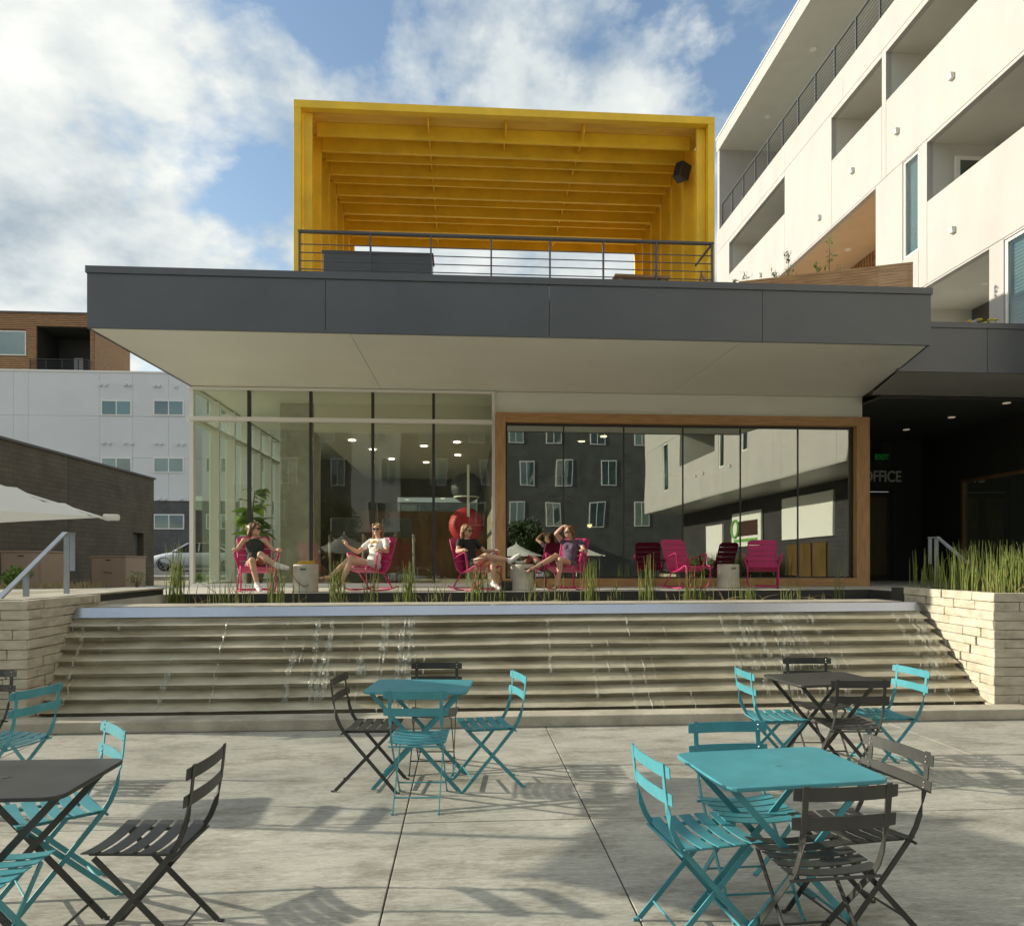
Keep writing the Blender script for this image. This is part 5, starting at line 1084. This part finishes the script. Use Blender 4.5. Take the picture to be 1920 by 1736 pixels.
for k in range(1150):
    x = rg.uniform(6.15, 9.0); y = rg.uniform(7.72, 9.75)
    if y > 8.9 and x < 6.3: continue
    reeds(mb, x, y, WT - .05, 1, .68 if x > 6.6 else .6, .06, .06, .08, rg, .14)
o = mb.build('horsetail_bed', 'reed', None, smooth=True); o['kind'] = 'stuff'; tag(o, 'dense mass of tall horsetail reeds filling the pale planter wall', 'reeds')
mb = MB()
for k in range(90):
    x = rg.uniform(6.1, 8.5); y = rg.uniform(7.65, 8.2); reeds(mb, x, y, WT - .03, 1, .35, .08, .06, .35, rg, .5)
for k in range(80):
    x = rg.uniform(-4.2, 6.2); reeds(mb, x, edge(x) - rg.uniform(.25, .9), 1.03, 1, .22, .08, .06, .5, rg, .5)
o = mb.build('dry_stems', 'reed_dry', None, smooth=True); o['kind'] = 'stuff'; tag(o, 'dry bent straw-coloured stems among the reeds', 'stems')
def leaf_mesh(l=.2, w=.1, bend=.06):
    vs = []; fs = []; n = 5
    for i in range(n + 1):
        t = i / n; ww = w * math.sin(math.pi * (t ** .75)) * .5 + .002; z = -bend * t * t
        vs += [(-ww, l * t, z + .25 * ww), (0, l * t, z), (ww, l * t, z + .25 * ww)]
    for i in range(n):
        a = i * 3; fs += [(a, a + 1, a + 4, a + 3), (a + 1, a + 2, a + 5, a + 4)]
    return MB().add(vs, fs)
# fig plant in the glass corner
fg = empty('potted_fig', (-4.42, 15.1, TZ + .013), 0, 'fiddle-leaf fig in a round pot inside the glass corner', 'plant')
MB().lathe([(.15, 0), (.20, .08), (.225, .3), (.215, .44), (.19, .44), (.17, .36)], 22).build('pot', 'pot', fg, smooth=True)
MB().tube([(0, 0, .3), (.02, .01, .9), (-.02, .02, 1.5), (.04, 0, 1.95)], [.025, .022, .018, .01], 7).build('trunk', 'bark', fg)
lf = None; rg2 = random.Random(5)
for k in range(46):
    z = rg2.uniform(.95, 2.0); a = rg2.uniform(0, 6.28); rot = (R(rg2.uniform(-35, 45)), R(rg2.uniform(-25, 25)), a); s_ = rg2.uniform(.9, 1.5); off = rg2.uniform(.02, .16)
    loc = (off * -math.sin(a), off * math.cos(a), z)
    if lf is None: lf = leaf_mesh(.26, .17, .07).build('leaf', 'leaf', fg, smooth=True); lf.location = loc; lf.rotation_euler = rot
    else: inst(lf, 'leaf', fg, loc, rot, (s_, s_, s_))
def leaf_cloud(mb, c, r, n, size, rg):
    for k in range(n):
        u = Vector((rg.gauss(0, 1), rg.gauss(0, 1), rg.gauss(0, 1))).normalized() * (rg.random() ** .4); p = Vector(c) + Vector((u.x * r[0], u.y * r[1], u.z * r[2]))
        a = Vector((rg.gauss(0, 1), rg.gauss(0, 1), rg.gauss(0, 1))).normalized(); b = a.orthogonal().normalized(); s_ = size * rg.uniform(.6, 1.3)
        mb.add([p - a * s_, p + b * s_ * .45, p + a * s_, p - b * s_ * .45], [(0, 1, 2, 3)])
def shrub(loc, r, n, size, m, label, name='shrub', group=None):
    s_ = empty(name, loc, 0, label, 'plant', group); mb = MB()
    for k in range(7): leaf_cloud(mb, (rg.uniform(-r[0], r[0]) * .55, rg.uniform(-r[1], r[1]) * .55, r[2] * rg.uniform(.5, 1.3)), (r[0] * .55, r[1] * .55, r[2] * .5), n // 7, size, rg)
    mb.build('foliage', m, s_); st_ = MB()
    for k in range(6): st_.tube([(0, 0, 0), (rg.uniform(-r[0], r[0]) * .5, rg.uniform(-r[1], r[1]) * .5, r[2])], [.012, .004], 5)
    st_.build('stems', 'bark', s_); return s_
shrub((-10.6, 17.5, 1.06), (.45, .4, .32), 700, .05, 'leaf', 'bushy green shrub in dry grass at the corner of a tan cabinet')
shrub((-8.3, 18.5, 1.03), (.25, .2, .25), 120, .035, 'leaf', 'thin yellow-green weed in front of the tan cabinets')
shrub((-7.3, 18.4, 1.03), (.2, .2, .3), 110, .035, 'leaf', 'wispy tall weed between the tan cabinets and the reeds')
shrub((-11.2, 30.9, .78), (.4, .4, .3), 300, .06, 'leaf', 'leafy green bush at the end of the brick building, beside the car')
shrub((-17.0, 45.0, 1.45), (.9, .6, .7), 800, .08, 'leaf_dark', 'dark shrub against the charcoal base of the far block')
mb = MB()
for k in range(900):
    x = rg.uniform(-11.5, -6.5); y = rg.uniform(15.5, 18.6); z = 1.12 - (y - 16) / 6 * .22
    if x > -8.2 - (y - 16) * .235 + .0: continue
    reeds(mb, x, y, z - .02, 1, .22, .05, .05, .35, rg, .2)
o = mb.build('dry_grass', 'dry_grass', None); o['kind'] = 'stuff'; tag(o, 'dry straw-coloured grass in front of the cabinets', 'grass')
# vine shoots over the timber screen, flower heads on the wing roof
for i, (px0, hgt, Y_) in enumerate(((1478, .75, 14.2), (1555, .9, 13.9), (1400, .35, 14.4))):
    l_ = (px0 - 960) / 1330; D_ = Y_ / (.9979 - l_ * .0654); x = (l_ * .9979 + .0654) * D_
    v_ = empty('climbing_shoot', (x, Y_, 5.62), 0, ['leafy green shoot with many leaves rising over the timber screen', 'tall thin leafy shoot rising over the timber screen', 'short trailing leafy shoot at the low end of the timber screen'][i], 'plant'); mb = MB(); sm_ = MB()
    tops = [((-.0), 0, 1.72 + hgt), (-.25, .05, 1.80 + hgt * .4), (.2, .05, 1.85 + hgt * .3)]
    for tx, ty, tz in tops:
        sm_.tube([(0, 0, 0), (tx * .5, ty, tz * .6), (tx, ty, tz)], [.012, .008, .003], 5)
        for k in range(34): t = rg.uniform(.78, 1); leaf_cloud(mb, (tx * t + rg.gauss(0, .05), ty, tz * t), (.06, .06, .06), 1, .055, rg)
    sm_.build('stem', 'bark', v_); mb.build('foliage', 'leaf', v_)
for i, (x0, x1, n) in enumerate(((7.75, 8.35, 7), (9.35, 9.95, 6))):
    f_ = empty('flower_tuft', ((x0 + x1) / 2, 12.6, 5.62), 0, ['row of small yellow flower heads behind the wing fascia next to the canopy corner', 'sparse yellow flower heads behind the wing fascia below a tall window'][i], 'flowers'); sm_ = MB(); hm = MB()
    for k in range(n):
        x = -(x1 - x0) / 2 + (x1 - x0) * k / n; h = rg.uniform(.48, .62); sm_.tube([(x, 0, 0), (x + rg.uniform(-.03, .03), 0, h)], .007, 4); MB().ball((x, 0, h), (.05, .05, .02), None, 8, 5).build('flower_head', 'flower', f_)
    sm_.build('stems', 'reed', f_)['kind'] = 'stuff'

# ================================================================== UMBRELLAS
def umbrella(loc, rz, side, zedge, zapex, label, zbase=0):
    u = empty('patio_umbrella', loc, rz, label, 'umbrella', 'white square patio umbrellas'); h = side / 2; n = 10; vs = []; fs = []
    for i in range(n + 1):
        for j in range(n + 1):
            a, b = -1 + 2 * i / n, -1 + 2 * j / n; r_ = max(abs(a), abs(b)); sag = .05 * math.sin(math.pi * r_); pin = 1 - .025 * (r_ ** 2) * (1 - min(abs(a), abs(b)) / max(r_, 1e-6)) ** 1.0
            vs.append((a * h * pin, b * h * pin, zapex + (zedge - zapex) * r_ - sag))
    for i in range(n):
        for j in range(n): k = i * (n + 1) + j; fs.append((k, k + n + 1, k + n + 2, k + 1))
    MB().add(vs, fs).build('canopy', 'canvas', u, smooth=True)
    MB().tube([(0, 0, zbase), (0, 0, zapex + .08)], .024, 10).build('pole', 'white_metal', u)
    for a in range(4): c_ = (math.cos(R(45 + 90 * a)) * h * 1.414, math.sin(R(45 + 90 * a)) * h * 1.414); MB().tube([(0, 0, zapex - .09), (c_[0] * .5, c_[1] * .5, (zapex + zedge) / 2 - .085), (c_[0] * .99, c_[1] * .99, zedge - .022)], .010, 6).build('rib', 'white_metal', u); MB().box(-.05, .05, -.03, .03, -.025, .02).build('tip', 'canvas', u, bevel=.01).matrix_local = Matrix.Translation((c_[0], c_[1], zedge)) @ Matrix.Rotation(R(45 + 90 * a), 4, 'Z')
    MB().lathe([(.26, 0), (.26, .04), (.05, .07), (.03, .3)], 20, (0, 0, zbase)).build('base', 'dark_metal', u, smooth=False)
    return u
UA = math.atan2(.53, -.85)                        # direction of one edge in plan
sd_ = 2.1; e1 = Vector((-.54, -.84)).normalized(); e2 = Vector((-.84, .54)).normalized(); tip = Vector((-2.55, 5.30)); uc = tip + (e1 + e2) * (sd_ / 2)
umbrella((uc.x, uc.y, 0), math.atan2(e1.y, e1.x), sd_, 2.01, 2.62, 'white square patio umbrella whose corner reaches out before the brown brick wall')
umbrella((2.5, -6.5, 0), .3, 2.4, 2.0, 2.6, 'white square patio umbrella mirrored in the timber framed window, near the apartments')
umbrella((5.2, -4.2, 0), .1, 2.4, 2.0, 2.6, 'white square patio umbrella mirrored in the window beside the shopfront')

# ================================================================== CAR
def make_car():
    c = empty('parked_car'); m = 'car_paint'; Lh = 2.33
    st_ = [(-2.33, .42, .62, .70), (-2.25, .25, .70, .80), (-2.0, .20, .78, .87), (-1.5, .18, .90, .91), (-.95, .18, .98, .92), (-.3, .18, 1.0, .92), (.6, .18, 1.01, .92), (1.3, .18, 1.02, .92), (1.9, .22, 1.03, .89), (2.25, .30, .98, .82), (2.33, .45, .85, .74)]
    vs = []; fs = []
    for x, z0, z1, hw in st_:
        ring = [(hw * .86, z0), (hw * .98, z0 + (z1 - z0) * .2), (hw, z0 + (z1 - z0) * .55), (hw * .97, z0 + (z1 - z0) * .8), (hw * .88, z1 - .015), (hw * .45, z1 + .025)]
        ring = ring + [(-a, b) for a, b in reversed(ring)]
        vs += [(x, a, b) for a, b in ring]
    n = 12
    for i in range(len(st_) - 1):
        for j in range(n): fs.append((i * n + j, i * n + (j + 1) % n, (i + 1) * n + (j + 1) % n, (i + 1) * n + j))
    fs += [tuple(range(n - 1, -1, -1)), tuple((len(st_) - 1) * n + j for j in range(n))]
    MB().add(vs, fs).build('body', m, c, smooth=True)
    def cabin(e, mm, name, z0=.98, lo=0.0):
        sec = [(-1.0, .02), (-.25, .40), (.2, .455), (.9, .44), (1.75, .05)]; vs = []; fs = []
        for x, h in sec: w_ = .80 - .30 * h; vs += [(x, .84, z0 - .03), (x, w_ + e, z0 + h + e * .5), (x, -w_ - e, z0 + h + e * .5), (x, -.84, z0 - .03)]
        for i in range(4):
            for j in range(3): fs.append((i * 4 + j, i * 4 + j + 1, i * 4 + 5 + j, i * 4 + 4 + j))
        return MB().add(vs, fs).build(name, mm, c, smooth=False, bevel=.03)
    cabin(0, 'tyre', 'glasshouse')
    MB().prism([(-.28, .70), (.95, .68), (.95, -.68), (-.28, -.70)], 1.425, 1.455).build('roof', m, c, bevel=.02)
    for sy_ in (-1, 1):
        for a, b in (((-1.02, .82, .99), (-.28, .685, 1.43)), ((.93, .68, 1.43), (1.72, .80, 1.02)), ((.3, .84, .99), (.3, .69, 1.43))): MB().bar((a[0], a[1] * sy_, a[2]), (b[0], b[1] * sy_, b[2]), .07, .03, (1, 0, 0)).build('pillar', m, c)
        for x in (-1.42, 1.42):
            w_ = empty('wheel', (x, .80 * sy_, .33)); w_.parent = c
            t_ = MB().lathe([(.22, -.10), (.31, -.10), (.33, -.06), (.33, .06), (.31, .10), (.22, .10)], 26); t_.v = [(a, cc, b) for a, b, cc in t_.v]; t_.build('tyre', 'tyre', w_, smooth=False)
            rm_ = MB(); 
            for k in range(5):
                a = k * 2 * math.pi / 5
                for da in (-.13, .13): rm_.bar((.04 * math.cos(a), .085 * sy_, .04 * math.sin(a)), (.235 * math.cos(a + da), .095 * sy_, .235 * math.sin(a + da)), .028, .02, (0, 1, 0))
            tt = [(.225 * math.cos(2 * math.pi * k / 24), .09 * sy_, .225 * math.sin(2 * math.pi * k / 24)) for k in range(25)]; rm_.tube(tt, .014, 6, cap=False); rm_.ball((0, .09 * sy_, 0), .045, None, 10, 6); rm_.build('rim', 'rim', w_)
        MB().ball((-2.12, .62 * sy_, .66), (.14, .17, .06), None, 12, 8).build('headlight', 'window_glass', c, smooth=True)
        MB().ball((-.75, .98 * sy_, 1.02), (.07, .10, .065), None, 10, 7).build('mirror', m, c, smooth=True)
        ar = [(-1.42 + .37 * math.cos(R(a)), .905 * sy_, .33 + .37 * math.sin(R(a))) for a in range(0, 181, 20)]; MB().tube(ar, .018, 6).build('wheel_arch', 'tyre', c)
    B('grille', 'tyre', c, -2.345, -2.30, -.42, .42, .42, .66, bevel=.02); B('tail_lamp', 'ball_red', c, 2.27, 2.33, -.7, .7, .72, .82, bevel=.01)
    return c
car = make_car(); car.location = (-14.0, 38.3, 1.262); tag(car, 'silver-white parked sedan with multi-spoke wheels on the street beyond the brick building', 'car', 'parked cars')
for x, y, a, lb in ((-3.0, -20.2, 180, 'white parked car on the street across from the pavilion, mirrored in its glass'), (3.4, -20.4, 0, 'white parked car facing the shopfronts, mirrored in the pavilion glass')):
    o = copy_tree(car); o.location = (x, y, -.03); o.rotation_euler = (0, 0, R(a)); tag(o, lb, 'car', 'parked cars')
# ================================================================== TREES behind the camera (mirrored in the glass)
def tree(loc, h, r, label):
    t = empty('street_tree', loc, 0, label, 'tree', 'street trees opposite the pavilion'); tk = MB(); cr = MB()
    tk.tube([(0, 0, 0), (.05, 0, h * .3), (.0, .05, h * .5), (.1, 0, h * .75)], [.14, .11, .08, .03], 8)
    for k in range(7):
        a = k * .9; p = (math.cos(a) * r * .6, math.sin(a) * r * .6, h * rg.uniform(.55, .9)); tk.tube([(0, 0, h * .38), (p[0] * .5, p[1] * .5, (h * .38 + p[2]) / 2 + .1), p], [.06, .04, .015], 6)
        leaf_cloud(cr, p, (r * .5, r * .5, h * .16), 420, .11, rg)
    leaf_cloud(cr, (0, 0, h * .85), (r * .6, r * .6, h * .15), 420, .11, rg); tk.build('trunk', 'bark', t); cr.build('crown', 'leaf_dark', t)
for x, y, h, r, lb in ((-1.5, -16.2, 5.2, 1.7, 'broad leafy street tree opposite the curtain wall'), (-8.5, -16.3, 5.8, 1.9, 'large street tree opposite the pavilion corner'), (3.6, -15.8, 4.4, 1.4, 'small street tree opposite the timber framed window'), (-14, -16, 5.5, 1.8, 'street tree at the far end of the opposite kerb')): tree((x, y, -.06), h, r, lb)

# ================================================================== GYM AND LOUNGE
def gymball(loc, r, m, label):
    b_ = MB().ball((0, 0, 0), r, None, 32, 20); o = b_.build('exercise_ball', m, None, smooth=True); o.location = loc; tag(o, label, 'ball', 'exercise balls on the rack')
    for k in (-2, -1, 0, 1, 2):
        rr_ = math.sqrt(max(0, r * r - (k * r * .18) ** 2)); pts = [(rr_ * math.cos(a * math.pi / 16) * 1.001, rr_ * math.sin(a * math.pi / 16) * 1.001, k * r * .18) for a in range(33)]; MB().tube(pts, r * .008, 5, cap=False).build('ridge', m, o)
bk_ = empty('ball_rack', (.0, 14.72, TZ + .013), 0, 'white steel ball rack inside the curtain wall', 'rack')
B('pole', 'white_metal', bk_, .03, .08, -.03, .02, 0, 2.5); B('foot', 'white_metal', bk_, -.25, .35, -.1, .55, 0, .03)
for z in (1.05, 1.85): MB().tube([(.02 + .26 * math.cos(a * math.pi / 8), .30 + .26 * math.sin(a * math.pi / 8), z) for a in range(17)], .014, 6, cap=False).build('ring', 'white_metal', bk_)
gymball((.02, 15.02, 2.475), .37, 'ball_red', 'red exercise ball on the lower ring of the white rack'); gymball((.02, 15.02, 3.27), .325, 'ball_grey', 'dark grey exercise ball on the upper ring of the white rack')
el_ = empty('elliptical_trainer', (-4.05, 17.2, TZ + .013), .4, 'grey elliptical trainer between the fig plant and the concrete column', 'gym machine')
MB().sweep([(0, 0, .1), (.02, -.1, .9), (.0, -.35, 1.5)], (1, 0, 0), [.22, .24, .14], .2).build('mast', 'machine_grey', el_, bevel=.03); MB().box(-.28, .28, -.48, -.38, 1.3, 1.62).build('console', 'machine_light', el_, bevel=.03); B('base', 'machine_grey', el_, -.3, .3, -.7, .9, 0, .14, bevel=.03)
for sx in (-1, 1): MB().tube([(.25 * sx, -.1, .4), (.28 * sx, -.3, 1.2), (.26 * sx, -.55, 1.6)], .022, 8).build('handle', 'machine_light', el_)
def treadmill(x, y, label):
    t = empty('treadmill', (x, y, TZ + .013), 0, label, 'treadmill', 'treadmills in the gym'); B('deck', 'machine_grey', t, -.4, .4, -.4, 1.5, .06, .2, bevel=.02)
    for sx in (-1, 1): MB().tube([(.38 * sx, -.3, .15), (.38 * sx, -.42, 1.1), (.36 * sx, -.2, 1.12), (.36 * sx, .2, 1.0)], .028, 8).build('handrail', 'machine_light', t)
    MB().box(-.34, .34, -.52, -.42, 1.05, 1.5).build('console', 'machine_grey', t, bevel=.03)
treadmill(-2.75, 17.0, 'dark treadmill standing next to the concrete column'); treadmill(-1.6, 17.2, 'dark treadmill with its console up, mid room, away from the column')
al = empty('arc_lamp', (1.5, 16.6, TZ + .013), 0, 'thin arching floor lamp with a glowing bulb in the lounge', 'lamp')
pts = [(0, 0, .03)] + [(0 + .0 + .75 * (1 - math.cos(a)), 0, 1.0 + 1.0 * math.sin(a)) for a in [math.pi * k / 14 for k in range(13)]]
MB().tube(pts, .009, 6).build('arc', 'steel', al); MB().lathe([(.17, 0), (.17, .03)], 18).build('base', 'dark_metal', al); e_ = pts[-1]; MB().lathe([(.10, 0), (.07, .08), (.02, .10)], 14, (e_[0], 0, e_[2] - .06)).build('shade', 'steel', al); MB().ball((e_[0], 0, e_[2] - .08), .055, None, 12, 8).build('bulb', 'lamp_glow', al)
